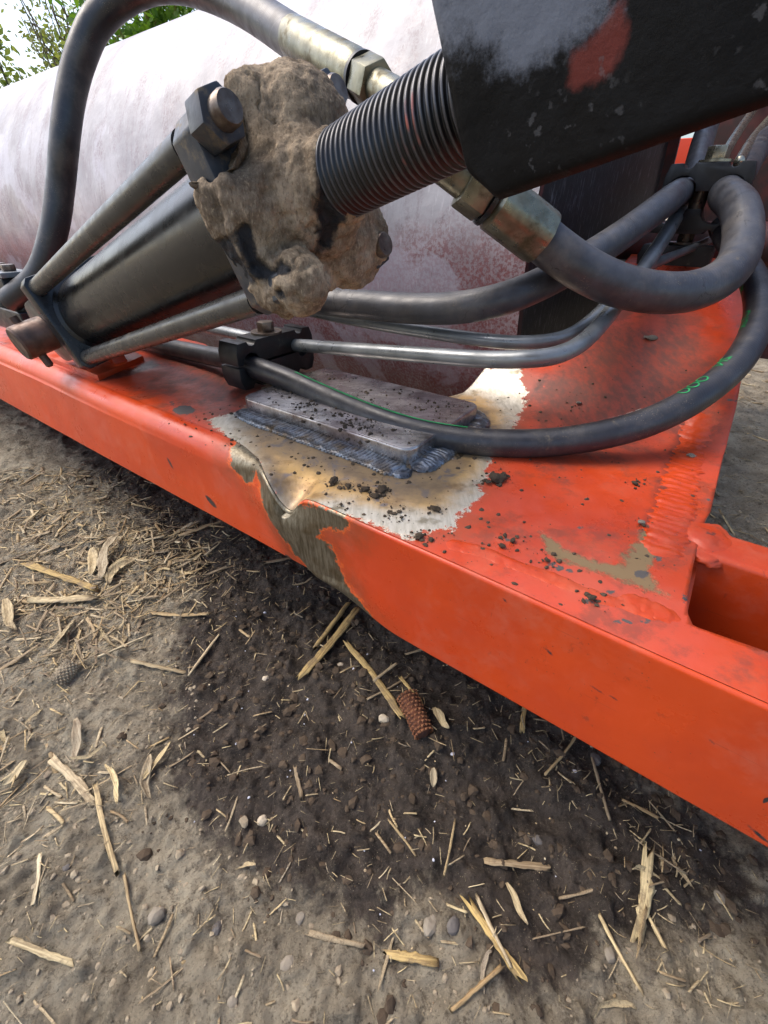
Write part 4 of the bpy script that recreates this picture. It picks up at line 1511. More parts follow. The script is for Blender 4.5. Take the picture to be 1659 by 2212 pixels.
def ferrule(root, p0, p1, r, nut=True, flute=0, nutr=None, tail=0.05):
    ax = p1 - p0
    L = np.linalg.norm(ax)
    ax = ax / L
    prof = [(0, 0), (0, r), (L * 0.04, r * 1.02), (L * 0.9, r), (L * 0.97, r * 0.86), (L, r * 0.8), (L, 0)]
    V, F = revolve('ferrule', prof, p0, ax, ZUP, 48)
    if flute:
        a = np.tile(np.arange(48) / 48 * 2 * np.pi, len(prof))
        cen = p0 + ((V - p0) @ ax)[:, None] * ax
        k = 1 - 0.05 * (np.cos(a * flute) > 0.35)
        V = cen + (V - cen) * k[:, None]
    part('ferrule', autosmooth(mesh('ferrule', V, F), 30), M['zinc'], root)
    if nut:
        nr = nutr or r * 1.05
        part('swivel_nut', hexnut('swivel_nut', p1 + ax * 0.006, ax, ZUP * 0.8 + E1 * 0.3, nr, 0.036), M['zinc'], root)
        V, F = revolve('collar', [(0, 0), (0, nr * 0.98), (0.006, nr * 0.98), (0.006, 0)], p1 - ax * 0.001, ax, ZUP, 32)
        part('collar', autosmooth(mesh('collar', V, F)), M['black'], root)
        V, F = revolve('adaptor', [(0, 0), (0, r * 0.7), (tail, r * 0.7), (tail, 0)], p1 + ax * 0.042, ax, ZUP, 32)
        part('adaptor', autosmooth(mesh('adaptor', V, F)), M['zinc'], root)


# a: tall hose that arches over the drum
hA, PA = hose_thing('hydraulic_hose', 'thick black hydraulic hose arching up from far left over the drum', 'hose',
                    [(20, 650, 1.10), (85, 592, 1.06), (118, 492, 1.02), (131, 400, 0.99), (139, 310, 0.95), (149, 226, 0.93), (163, 160, 0.915), (179, 110, 0.90), (205, 52, 0.885), (250, 5, 0.87), (308, -28, 0.85), (362, -37, 0.83), (418, -29, 0.81), (475, -10, 0.78), (540, 22, 0.745), (600, 60, 0.70), (652, 96, 0.66), (690, 120, 0.63)], 0.0275, M['hose'])
ferrule(hA, at(636, 84, 0.665), at(782, 168, 0.565), 0.0262, True, 0, 0.027)
# b: right hand hose, from behind the block to the upper clamp
hB, PB = hose_thing('hydraulic_hose', 'cracked grey rubber hose bending from zinc ferrule to the upper right clamp', 'hose',
                    [(1100, 460, 0.60), (1150, 500, 0.605), (1200, 541, 0.61), (1270, 588, 0.615), (1350, 621, 0.625), (1450, 634, 0.64), (1530, 618, 0.655), (1588, 572, 0.68), (1605, 510, 0.71), (1597, 450, 0.745), SEAT_R - E2 * 0.045 - ZUP * 0.004, SEAT_R + E2 * 0.03, SEAT_R + E2 * 0.10 + ZUP * 0.006, (1640, 318, 1.08), (1700, 270, 1.25)], 0.0280, M['hose_grey'])
ferrule(hB, at(1170, 515, 0.606), at(1062, 430, 0.575), 0.034, True, 6, 0.034, 0.09)
# c: hose from that clamp down behind the cylinder
hC, PC_ = hose_thing('hydraulic_hose', 'long grey hose running low behind the cylinder to the upper right clamp', 'hose',
                     [(1575, 195, 1.3), (1530, 270, 1.08), SEAT_L + E2 * 0.10 + ZUP * 0.02, SEAT_L + E2 * 0.03, SEAT_L - E2 * 0.035, (1440, 436, 0.78), (1355, 500, 0.735), (1275, 553, 0.70), (1195, 600, 0.67), (1100, 642, 0.66), (1000, 664, 0.675), (900, 667, 0.71), (800, 660, 0.75), (700, 650, 0.79), (600, 632, 0.86), (480, 600, 0.93)], 0.0235, M['hose_grey'])
# d: woven hose over the repair plate
hD, PD = hose_thing('hydraulic_hose', 'woven black hose with green print looping across the repair plate', 'hose',
                    [(200, 690, 1.18), (270, 715, 1.14), (332, 742, 1.08), (430, 764, 0.99), (500, 778, 0.90), (545, 792, 0.845), (620, 820, 0.80), (700, 857, 0.755), (800, 900, 0.705), (900, 933, 0.668), (1000, 951, 0.645), (1100, 958, 0.63), (1200, 955, 0.62), (1300, 940, 0.612), (1400, 912, 0.61), (1500, 862, 0.615), (1580, 798, 0.63), (1622, 738, 0.65), (1640, 675, 0.685), (1630, 610, 0.73), (1600, 555, 0.79), (1572, 520, 0.84), (1556, 490, 0.90)], 0.0202, M['hose_low'])


def print_on(root, P, r, text, s0, size, ang0, flip, mat, name):
    """lettering wrapped on a hose: text runs along the path"""
    cu = bpy.data.curves.new('txt', 'FONT')
    cu.body = text
    cu.size = size
    ob = bpy.data.objects.new('txt', cu)
    COL.objects.link(ob)
    dg = bpy.context.evaluated_depsgraph_get()
    me = bpy.data.meshes.new_from_object(ob.evaluated_get(dg))
    bpy.data.objects.remove(ob)
    bm = bmesh.new()
    bm.from_mesh(me)
    bmesh.ops.triangulate(bm, faces=bm.faces)
    bmesh.ops.subdivide_edges(bm, edges=[e for e in bm.edges if e.calc_length() > 0.008], cuts=2)
    bm.to_mesh(me)
    bm.free()
    n = len(me.vertices)
    V = np.empty(n * 3)
    me.vertices.foreach_get('co', V)
    V = V.reshape(-1, 3)
    T, N, B = frames(P)
    arc = np.r_[0, np.cumsum(np.linalg.norm(np.diff(P, axis=0), axis=1))]
    sgn = -1 if flip else 1
    s_ = s0 + sgn * V[:, 0]
    an = ang0 + sgn * (V[:, 1]) / r
    ip = lambda X_: np.stack([np.interp(s_, arc, X_[:, k]) for k in range(3)], -1)
    W = ip(P) + (r + 0.0007) * (np.cos(an)[:, None] * ip(N) + np.sin(an)[:, None] * ip(B))
    me.vertices.foreach_set('co', W.ravel())
    me.update()
    part(name, me, mat, root)


arcD = np.r_[0, np.cumsum(np.linalg.norm(np.diff(PD, axis=0), axis=1))]


def arc_at(P, u, v, d):
    arc = np.r_[0, np.cumsum(np.linalg.norm(np.diff(P, axis=0), axis=1))]
    return arc[np.argmin(np.linalg.norm(P - at(u, v, d), axis=1))]


def facing(P, s, frac):
    """angle round the hose at arc s that faces the lens, then turned by frac*90 degrees towards 'up in the picture'"""
    T, N, B = frames(P)
    arc = np.r_[0, np.cumsum(np.linalg.norm(np.diff(P, axis=0), axis=1))]
    i = int(np.argmin(np.abs(arc - s)))
    v = np.array([0, 0, H]) - P[i]
    return math.atan2(v @ B[i], v @ N[i]) + frac


# thin print stripe along the hose: one narrow ribbon
def stripe(root, P, r, s0, s1, a_of, w, mat, name, dash=None):
    T, N, B = frames(P)
    arc = np.r_[0, np.cumsum(np.linalg.norm(np.diff(P, axis=0), axis=1))]
    segs_ = [(s0, s1)] if dash is None else dash
    V, F = [], []
    for (a0, a1) in segs_:
        ss = np.linspace(a0, a1, max(int((a1 - a0) / 0.004), 3))
        b0 = len(V)
        for k, s_ in enumerate(ss):
            p = np.array([np.interp(s_, arc, P[:, j]) for j in range(3)])
            n_ = np.array([np.interp(s_, arc, N[:, j]) for j in range(3)])
            b_ = np.array([np.interp(s_, arc, B[:, j]) for j in range(3)])
            an = a_of(s_)
            for da in (-w / 2 / r, w / 2 / r):
                V.append(p + (r + 0.0008) * (math.cos(an + da) * n_ + math.sin(an + da) * b_))
            if k:
                F.append([b0 + 2 * k - 2, b0 + 2 * k - 1, b0 + 2 * k + 1, b0 + 2 * k])
    part(name, mesh(name, V, F), mat, root)


T_, N_, B_ = frames(PD)


def up_angle(P, s, turn=0.0):
    T, N, B = frames(P)
    arc = np.r_[0, np.cumsum(np.linalg.norm(np.diff(P, axis=0), axis=1))]
    i = int(np.argmin(np.abs(arc - s)))
    return math.atan2(B[i][2], N[i][2]) + turn


sA, sB = arc_at(PD, 640, 830, 0.79), arc_at(PD, 1010, 951, 0.645)
sides = math.copysign(1, (E2 @ B_[len(B_) // 2]))
stripe(hD, PD, 0.0202, sA, sB, lambda s_: up_angle(PD, s_, 0.05 * sides), 0.0035, M['green'], 'print_stripe')
dsh = [(sA + 0.006 * k - 0.09, sA + 0.006 * k - 0.0865) for k in range(18)]
stripe(hD, PD, 0.0202, 0, 0, lambda s_: up_angle(PD, s_, 0.55 * sides), 0.003, M['whitepaint'], 'print_dashes', dsh)
TURN, FLIP = -0.55, True
sC = arc_at(PD, 1330, 933, 0.61)
dsh = [(sC - 0.07 + 0.013 * k, sC - 0.07 + 0.013 * k + (0.009 if k % 3 else 0.005)) for k in range(9)]
stripe(hD, PD, 0.0202, 0, 0, lambda s_: up_angle(PD, s_, 0.5 * sides), 0.003, M['whitepaint'], 'print_dashes', dsh)

for tx, u_, v_, d_, sz in (('(HCTO-1HK', 1612, 585, 0.77, 0.017), ('O1sk', 1636, 690, 0.68, 0.024), ('2N', 1578, 800, 0.63, 0.021), ('OOO', 1530, 838, 0.62, 0.021)):
    s_ = arc_at(PD, u_, v_, d_)
    print_on(hD, PD, 0.0202, tx, s_, sz, facing(PD, s_, TURN), FLIP, M['green'], 'print_lettering')

# ------------------------------------------------------------------ steel tubes
P2 = path([(330, 678, 1.16), (440, 706, 1.06), (510, 722, 1.0), (606, 742, 0.93), (680, 748, 0.86), (760, 755, 0.79), (900, 766, 0.70), (1040, 776, 0.635), (1130, 776, 0.60), (1200, 768, 0.60), (1255, 742, 0.62), (1300, 698, 0.655), (1345, 640, 0.70), (1400, 566, 0.77), (1446, 497, 0.85), (1470, 455, 0.93)], 0.006, 4)
o = link('steel_tube', tube('steel_tube', P2, 0.0122, 20), M['tube'])
tag(o, 'lower grey steel oil line bent up to the right, held by the left clamp', 'pipe')
P1 = path([(540, 640, 1.0), (620, 658, 0.95), (680, 674, 0.88), (780, 694, 0.81), (900, 714, 0.75), (1050, 735, 0.69), (1140, 740, 0.665), (1215, 730, 0.66), (1265, 702, 0.675), (1310, 660, 0.70), (1360, 600, 0.755), (1395, 577, 0.80), (1430, 562, 0.84), (1490, 538, 0.89), (1535, 517, 0.94), (1570, 494, 1.0), (1600, 470, 1.08)], 0.006, 4)
rr_ = np.interp(np.arange(len(P1)) / len(P1), [0, 0.66, 0.74, 1], [0.0105, 0.0105, 0.0075, 0.007])
o = link('steel_tube', tube('steel_tube', P1, rr_, 20), M['tube'])
tag(o, 'thinner upper steel oil line with black paint, curving up beneath the grey hose', 'pipe')
P3 = path([(1396, 566, 0.80), (1440, 500, 0.86), (1475, 440, 0.95), (1510, 380, 1.05)], 0.006, 4)
o = link('steel_tube', tube('steel_tube', P3, 0.0115, 18), M['tube'])
tag(o, 'short steel oil line rising beside the right hand clamp stack', 'pipe')
# bright tubes behind the upper right clamp
for pts, rr2, lab in (([(1560, 345, 0.93), (1585, 300, 1.05), (1622, 245, 1.2), (1650, 205, 1.35)], 0.0095, 'bright zinc pipe directly behind the clamp bolt, leading away'),
                      ([(1596, 350, 0.93), (1618, 312, 1.03), (1642, 280, 1.15), (1690, 225, 1.4)], 0.010, 'bright zinc pipe beside the right end of the clamp'),
                      ([(1618, 340, 0.98), (1640, 305, 1.1), (1670, 268, 1.25)], 0.008, 'bright zinc pipe at the picture edge, rightmost of three')):
    o = link('steel_tube', tube('steel_tube', path(pts, 0.008, 2), rr2, 16), M['boltclean'])
    tag(o, lab, 'pipe', 'bright pipes behind the upper clamp')
o = link('cable', tube('cable', path([(1609, 425, 0.82), (1612, 450, 0.83), (1614, 480, 0.85), (1620, 520, 0.9)], 0.006, 2), 0.0028, 10), M['whitepaint'])
tag(o, 'thin pale cable hanging below the right end of the clamp', 'cable')

# ------------------------------------------------------------------ clamps
def clamp_profile(w, h, grooves, hr, top_r=0.012, seg=7):
    """half clamp outline seen along the hoses: flat joint below with half round seats, small grooves on top"""
    pts = [(-w, 0.0)]
    for g in sorted(grooves):
        r_ = hr[g] if isinstance(hr, dict) else hr
        for k in range(seg + 1):
            a = math.pi - k * math.pi / seg
            pts.append((g + r_ * math.cos(a), r_ * math.sin(a) * 0.95))
    pts.append((w, 0.0))
    pts += [(w, h * 0.55), (w * 0.93, h * 0.98), (w * 0.80, h)]
    for g in sorted(grooves, reverse=True):
        r_ = top_r
        pts += [(g * 0.92 + r_, h)] + [(g * 0.92 + r_ * math.cos(a), h - r_ * math.sin(a) * 0.9) for a in np.linspace(0.3, math.pi - 0.3, 5)] + [(g * 0.92 - r_, h)]
    pts += [(-w * 0.80, h), (-w * 0.93, h * 0.98), (-w, h * 0.55)]
    return pts


def washer(o_, ax, r, ri, h):
    return revolve('washer', [(0, ri), (0, r), (h, r), (h, ri)], o_, ax, E1, 36)


# left clamp, on the back of the beam: hoses run along E1, clamp lies across
cpt = np.array([(-0.70 - 0.755) / 2, 0.0])
s_cl, e_cl = -0.725, 0.60
zj = H - 0.243                      # joint height
lc = thing('pipe_clamp', 'black two part plastic clamp with a dark hex bolt left of the repair plate', 'clamp', fw(s_cl, e_cl, ZT))
g1, g2 = -0.066, 0.066
seat = {g1: 0.0200, g2: 0.0122}
pu = clamp_profile(0.098, 0.040, [g1, g2], seat, 0.010)
part('upper_half', prism('upper_half', pu, fw(s_cl - 0.027, e_cl, zj + 0.002), E2, ZUP, E1, 0.054, 0.0015), M['plastic'], lc)
pl_ = [(x, -y) for x, y in clamp_profile(0.098, 0.042, [g1, g2], seat, 0.010)][::-1]
part('lower_half', prism('lower_half', pl_, fw(s_cl - 0.027, e_cl, zj - 0.002), E2, ZUP, E1, 0.054, 0.0015), M['plastic'], lc)
bb_ = fw(s_cl, e_cl, zj + 0.042)
V, F = washer(bb_, ZUP, 0.030, 0.006, 0.0035)
wsh = part('washer', autosmooth(mesh('washer', V, F)), M['bolt'], lc)
part('bolt_head', hexnut('bolt_head', bb_ + ZUP * 0.0036, ZUP, E1, 0.0165, 0.017), M['bolt'], lc)

# right clamp stack on the cross member: hoses run along E2
rc_ = thing('pipe_clamp', 'tall stack of black clamp blocks with a bright hex bolt at upper right', 'clamp', fw(s_r, e_r, z_r - 0.2))
pts_u = clamp_profile(0.074, 0.045, [-gR, gR], 0.0270, 0.0100)
part('upper_half', prism('upper_half', pts_u, fw(s_r, e_r + 0.03, z_r - 0.050), E1, ZUP, -E2, 0.060, 0.002), M['plastic'], rc_)
low = [(x, -y) for x, y in clamp_profile(0.072, 0.042, [-gR, gR], 0.0270, 0.008)][::-1]
part('middle_block', prism('middle_block', low, fw(s_r - 0.006, e_r + 0.03, z_r - 0.078), E1, ZUP, -E2, 0.060, 0.002), M['plastic'], rc_)
part('lower_block', prism('lower_block', [(-0.065, -0.055), (0.05, -0.055), (0.065, -0.03), (0.065, 0.0), (-0.065, 0.0), (-0.072, -0.02)], fw(s_r - 0.012, e_r + 0.03, z_r - 0.140), E1, ZUP, -E2, 0.062, 0.002), M['plastic'], rc_)
V, F = revolve('stud', [(0, 0), (0, 0.015), (0.17, 0.015), (0.17, 0)], fw(s_r - 0.006, e_r, z_r - 0.17), ZUP, E1, 24)
part('stud', autosmooth(mesh('stud', V, F)), M['bolt'], rc_)
V, F = revolve('spacer', [(0, 0), (0, 0.028), (0.004, 0.028), (0.004, 0)], fw(s_r - 0.008, e_r, z_r - 0.139), ZUP, E1, 28)
part('spacer', autosmooth(mesh('spacer', V, F)), M['bolt'], rc_)
bb_ = fw(s_r + 0.002, e_r - 0.002, z_r - 0.0045)
V, F = washer(bb_, ZUP, 0.029, 0.008, 0.004)
part('washer', autosmooth(mesh('washer', V, F)), M['boltclean'], rc_)
part('bolt_head', hexnut('bolt_head', bb_ + ZUP * 0.0042, ZUP, E1 + 0.2 * E2, 0.0205, 0.021), M['boltclean'], rc_)

# clamp at the far left edge, behind the cylinder
fl = at(20, 610, 1.12)
q = se(fl)
fc = thing('pipe_clamp', 'black clamp under a pale steel strap with two bolts at the left edge', 'clamp', fl)
part('body', tubebox('body', q[0] - 0.16, q[0] + 0.055, q[1] - 0.03, q[1] + 0.03, fl[2] - 0.045, fl[2] + 0.015, M['plastic'], 0.004), M['plastic'], fc)
part('strap', tubebox('strap', q[0] - 0.17, q[0] + 0.07, q[1] - 0.032, q[1] + 0.032, fl[2] + 0.016, fl[2] + 0.028, M['lug'], 0.002), M['tube'], fc)
for ds in (-0.02, 0.035):
    part('bolt_head', hexnut('bolt_head', fw(q[0] + ds, q[1], fl[2] + 0.0285), ZUP, E1, 0.016, 0.014), M['bolt'], fc)
part('lower_body', tubebox('lower_body', q[0] - 0.16, q[0] + 0.075, q[1] - 0.03, q[1] + 0.03, fl[2] - 0.115, fl[2] - 0.060, M['plastic'], 0.004), M['plastic'], fc)
fp = [fw(q[0] - 0.6, q[1], fl[2] - 0.053), fw(q[0] + 0.2, q[1], fl[2] - 0.053)]
o = link('steel_tube', tube('steel_tube', resample(np.array(fp), 0.02)[0], 0.009, 16), M['tube'])
tag(o, 'steel oil line between the clamp halves at the left edge', 'pipe')

# ------------------------------------------------------------------ loose soil on the frame
def clod_mesh(name, r, seed, flat=0.6):
    bm = bmesh.new()
    bmesh.ops.create_icosphere(bm, subdivisions=2, radius=1.0)
    V = np.array([v.co for v in bm.verts])
    F = [[v.index for v in f.verts] for f in bm.faces]
    bm.free()
    V = V * (1 + 1.5 * (fbm(V * 1.9 + seed * 5.1, 4, seed) - 0.5))[:, None]
    V = V * np.array([1.0, 0.75, flat * 0.85]) * r
    return mesh(name, V, F, False)


clods = [clod_mesh('soil_clod', 1.0, 100 + k) for k in range(6)]
for m_ in clods:
    m_.materials.append(M['crumb'])
big = [(588 + 85, 905, 9, 'p'), (735, 930, 8, 'p'), (690, 918, 6, 'p'), (752, 950, 10, 'p'), (778, 958, 8, 'p'), (795, 955, 7, 'p'), (905, 915, 7, 'p'), (655, 912, 6, 'p'), (720, 1040, 15, 't'), (752, 1050, 13, 't'),
       (790, 1058, 18, 't'), (825, 1058, 16, 't'), (812, 1072, 14, 't'), (737, 1090, 8, 't'), (940, 1100, 14, 't'), (905, 1160, 16, 't'), (932, 1165, 9, 't'), (1072, 1035, 20, 't'), (1088, 1028, 13, 't'), (1055, 1042, 10, 't'),
       (1108, 1168, 13, 't'), (1085, 1180, 10, 't'), (1278, 1292, 13, 't'), (1372, 1045, 10, 't'), (1240, 871, 6, 't'), (1390, 1135, 6, 't'), (845, 1105, 6, 't'), (868, 1118, 6, 't'), (1180, 1210, 8, 't')]
for k, (u, v, pxr, kind) in enumerate(big):
    P = onz(u, v, ZT + (0.026 if kind == 'p' else 0.002))
    dpt = np.linalg.norm(P - np.array([0, 0, H]))
    o = link('soil_clod', clods[k % 6])
    rad = pxr * dpt / FPX * (0.55 + 0.35 * ((k * 37) % 10) / 10)
    o.location = P + np.array([0, 0, rad * 0.25])
    o.scale = (rad, rad, rad)
    o.rotation_euler = (0, 0, k * 1.3)
    if kind == 'p':
        tag(o, 'small dark crumb of soil lying on the bare repair plate', 'soil clod', 'soil crumbs on the repair plate')
    else:
        tag(o, 'dark clod of soil lying on the red or bare frame top', 'soil clod', 'soil clods on the frame top')
# pale stones that lie on the frame
for u, v, pxr, lab in ((1404, 733, 11, 'flat grey stone chip lying on the cross member'), (1592 - 100, 988, 8, 'white pebble in the weld groove of the cross member'), (1384, 1133, 7, 'small white chip beside the muddy weld corner'), (1250, 872, 5, 'tiny tan pebble right of the repair plate')):
    q = on_top(u, v)
    z = float(top_z(q[0], q[1])) + 0.003
    P = fw(q[0], q[1], z)
    rad = pxr * np.linalg.norm(P - np.array([0, 0, H])) / FPX
    o = link('pebble', clod_mesh('pebble', 1.0, int(u), 0.45), M['stone'])
    o.location = P
    o.scale = (rad, rad, rad)
    tag(o, lab, 'pebble')


def crumbs(name, n, fn, mat, rmin, rmax, seed):
    r_ = np.random.default_rng(seed)
    g = (1 + 5 ** 0.5) / 2
    tpl = np.array([(-1, g, 0), (1, g, 0), (-1, -g, 0), (1, -g, 0), (0, -1, g), (0, 1, g), (0, -1, -g), (0, 1, -g), (g, 0, -1), (g, 0, 1), (-g, 0, -1), (-g, 0, 1)]) / 1.9
    tf = np.array([(0, 11, 5), (0, 5, 1), (0, 1, 7), (0, 7, 10), (0, 10, 11), (1, 5, 9), (5, 11, 4), (11, 10, 2), (10, 7, 6), (7, 1, 8), (3, 9, 4), (3, 4, 2), (3, 2, 6), (3, 6, 8), (3, 8, 9), (4, 9, 5), (2, 4, 11), (6, 2, 10), (8, 6, 7), (9, 8, 1)])
    V, F = [], []
    for i in range(n):
        p = fn(r_)
        if p is None:
            continue
        a = r_.uniform(0, 6.28)
        sc = rmin * (rmax / rmin) ** (r_.random() ** 2.2)
        c_, s_ = math.cos(a), math.sin(a)
        q = tpl * (sc * r_.uniform(0.65, 1.25, (12, 1))) * np.array([1, r_.uniform(0.6, 1.0), r_.uniform(0.4, 0.8)])
        q = np.stack([q[:, 0] * c_ - q[:, 1] * s_, q[:, 0] * s_ + q[:, 1] * c_, q[:, 2]], -1) + p
        F.append(tf + len(V) * 12)
        V.append(q)
    o = link(name, mesh(name, np.vstack(V), np.vstack(F), False), mat)
    o['kind'] = 'stuff'
    return o


def on_frame(r_):
    if r_.random() < 0.4:                                    # most crumbs lie round a bigger clod
        u, v, pxr, kind = big[r_.integers(len(big))]
        q = on_top(u, v) + r_.normal(0, 0.009, 2)
        s, e = q
        if e < 0.32:
            e = 0.32
        on_pl = PS0 + 0.006 < s < PS1 - 0.006 and PE0 + 0.006 < e < PE1 - 0.006
        return fw(s, e, ZT + 0.0265 if on_pl else float(top_z(s, e)) + 0.001)
    s = r_.uniform(-0.7, 0.05) if r_.random() < 0.6 else r_.uniform(-0.65, -0.25)
    e = r_.uniform(0.32, 0.9) if s > -0.3 else r_.uniform(0.33, 0.68)
    z = float(top_z(s, e))
    if PS0 + 0.01 < s < PS1 - 0.01 and PE0 + 0.01 < e < PE1 - 0.02:
        z = ZT + 0.0265
    return fw(s, e, z)


crumbs('soil_crumbs', 1900, on_frame, M['crumb'], 0.0005, 0.0042, 5)

# ------------------------------------------------------------------ soil crumbs and stones on the ground
gx0, gx1, gy0, gy1 = -1.25, 1.15, -0.12, 1.25


def on_ground(r_):
    return np.array([r_.uniform(gx0, gx1), r_.uniform(gy0, gy1), 0.0])


def ground_crumbs(name, n, mat, r0, r1, seed, wet_only=None):
    r_ = np.random.default_rng(seed)
    X = r_.uniform(gx0, gx1, n)
    Y = r_.uniform(gy0, gy1, n)
    if wet_only is not None:
        w = sdf_poly(np.stack([X, Y], -1), wet_poly) + (fbm(xy0(X * 9, Y * 9), 3, 4) - 0.5) * 0.25
        k = w > 0 if wet_only else w <= 0
        X, Y = X[k], Y[k]
    Z = gfull(X, Y)
    it = iter(np.stack([X, Y, Z], -1))
    return crumbs(name, len(X), lambda q_: next(it), mat, r0, r1, seed)


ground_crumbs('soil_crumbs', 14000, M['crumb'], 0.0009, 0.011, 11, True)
ground_crumbs('soil_crumbs', 15000, M['crumbdry'], 0.0008, 0.0062, 12, False)
ground_crumbs('white_flakes', 330, M['flake'], 0.0012, 0.0045, 13, True)
ground_crumbs('straw_grains', 1700, M['straw'], 0.0008, 0.003, 14)


# ------------------------------------------------------------------ corn stubble and straw
def straw_mesh(name, L, w, th, seed, bend=0.1, split=False, node=False, ragged=0.15, n=9):
    r_ = np.random.default_rng(seed)
    m = 8
    x = np.linspace(-0.5, 0.5, n) * L
    a = np.linspace(0, 2 * np.pi, m, endpoint=False)
    V = np.zeros((n, m, 3))
    c1, c2 = r_.normal(0, bend), r_.normal(0, bend)
    for i in range(n):
        u = i / (n - 1)
        ww = w * (0.85 + 0.3 * vnoise(np.array([[u * 4, seed, 0.5]]), seed)[0])
        if node:
            ww *= 1 + 0.18 * math.exp(-((u - 0.35) / 0.03) ** 2)
        yy = ww * np.cos(a)
        zz = th * np.sin(a)
        if split:
            zz = np.where(zz > 0, zz * 0.25, zz)
        V[i, :, 0] = x[i]
        V[i, :, 1] = yy + c1 * L * (u - 0.5) ** 2 * 2
        V[i, :, 2] = zz + abs(c2) * L * (u - 0.5) ** 2
    V[0, :, 0] -= r_.uniform(0, ragged, m) * min(L, w * 8)
    V[-1, :, 0] += r_.uniform(0, ragged, m) * min(L, w * 8)
    V += (fbm(V * 220, 2, seed) - 0.5)[..., None] * w * 0.5
    V[..., 1] += (vnoise(np.stack([V[..., 0] * 0 + np.arange(m)[None, :] * 1.7, V[..., 0] * 9 / max(L, 0.02), V[..., 0] * 0 + seed], -1), seed) - 0.5) * w * 0.5
    F = grid_faces(n, m, True).tolist() + [list(range(m))[::-1], list(range((n - 1) * m, n * m))]
    return mesh(name, V.reshape(-1, 3), F, True)


def husk_mesh(name, L, w, seed, curl=0.6, n=14):
    """thin curled leaf with thickness"""
    r_ = np.random.default_rng(seed)
    m = 6
    u = np.linspace(0, 1, n)
    wd = w * np.sin(np.pi * np.clip(u * 0.93 + 0.05, 0, 1)) ** 0.6
    an = np.cumsum(r_.normal(0, curl / n ** 0.5, n))
    tw = np.cumsum(r_.normal(0, 0.9 / n ** 0.5, n))
    x = np.cumsum(np.cos(an)) * L / n
    y = np.cumsum(np.sin(an)) * L / n
    z = 0.004 + np.abs(np.cumsum(r_.normal(0, 0.10 / n ** 0.5, n))) * L * 0.4
    v = np.linspace(-1, 1, m)
    up, lo = [], []
    for i in range(n):
        nx, ny = -math.sin(an[i]), math.cos(an[i])
        row = []
        for q in v:
            off = q * wd[i]
            cup = (q * q) * wd[i] * 0.5
            row.append((x[i] + nx * off * math.cos(tw[i] * 0.5), y[i] + ny * off * math.cos(tw[i] * 0.5), z[i] + off * math.sin(tw[i] * 0.5) + cup))
        up.append(row)
    up = np.array(up)
    up[..., 0] -= x.mean()
    up[..., 1] -= y.mean()
    lo = up - np.array([0, 0, 0.0007])
    F1 = grid_faces(n, m).tolist()
    k = n * m
    F2 = [[q + k for q in f][::-1] for f in F1]
    ring = list(range(m)) + [i * m + m - 1 for i in range(1, n)] + [(n - 1) * m + j for j in range(m - 2, -1, -1)] + [i * m for i in range(n - 2, 0, -1)]
    F3 = [[ring[i], k + ring[i], k + ring[(i + 1) % len(ring)], ring[(i + 1) % len(ring)]] for i in range(len(ring))]
    return mesh(name, np.vstack([up.reshape(-1, 3), lo.reshape(-1, 3)]), F1 + F2 + F3, True)


def put(o, u0, v0, u1, v1, lift=0.004):
    """lay a unit-length object from one place on the soil to another"""
    a, b = onz(u0, v0, 0), onz(u1, v1, 0)
    tt = np.linspace(0, 1, 15)
    hh = gfull(a[0] + (b[0] - a[0]) * tt, a[1] + (b[1] - a[1]) * tt)
    k_, m_ = np.polyfit(tt, hh, 1)
    up = float(np.percentile(hh - (k_ * tt + m_), 80))
    a[2], b[2] = m_ + up + lift, m_ + k_ + up + lift
    o.location = (a + b) / 2
    d = b - a
    o.rotation_euler = (0, -math.asin(d[2] / np.linalg.norm(d)), math.atan2(d[1], d[0]))
    return np.linalg.norm(d)


def span(u0, v0, u1, v1):
    return float(np.linalg.norm(onz(u1, v1, 0) - onz(u0, v0, 0)))


def pw(u, v, px):
    return px * float(np.linalg.norm(onz(u, v, 0) - np.array([0, 0, H]))) / FPX


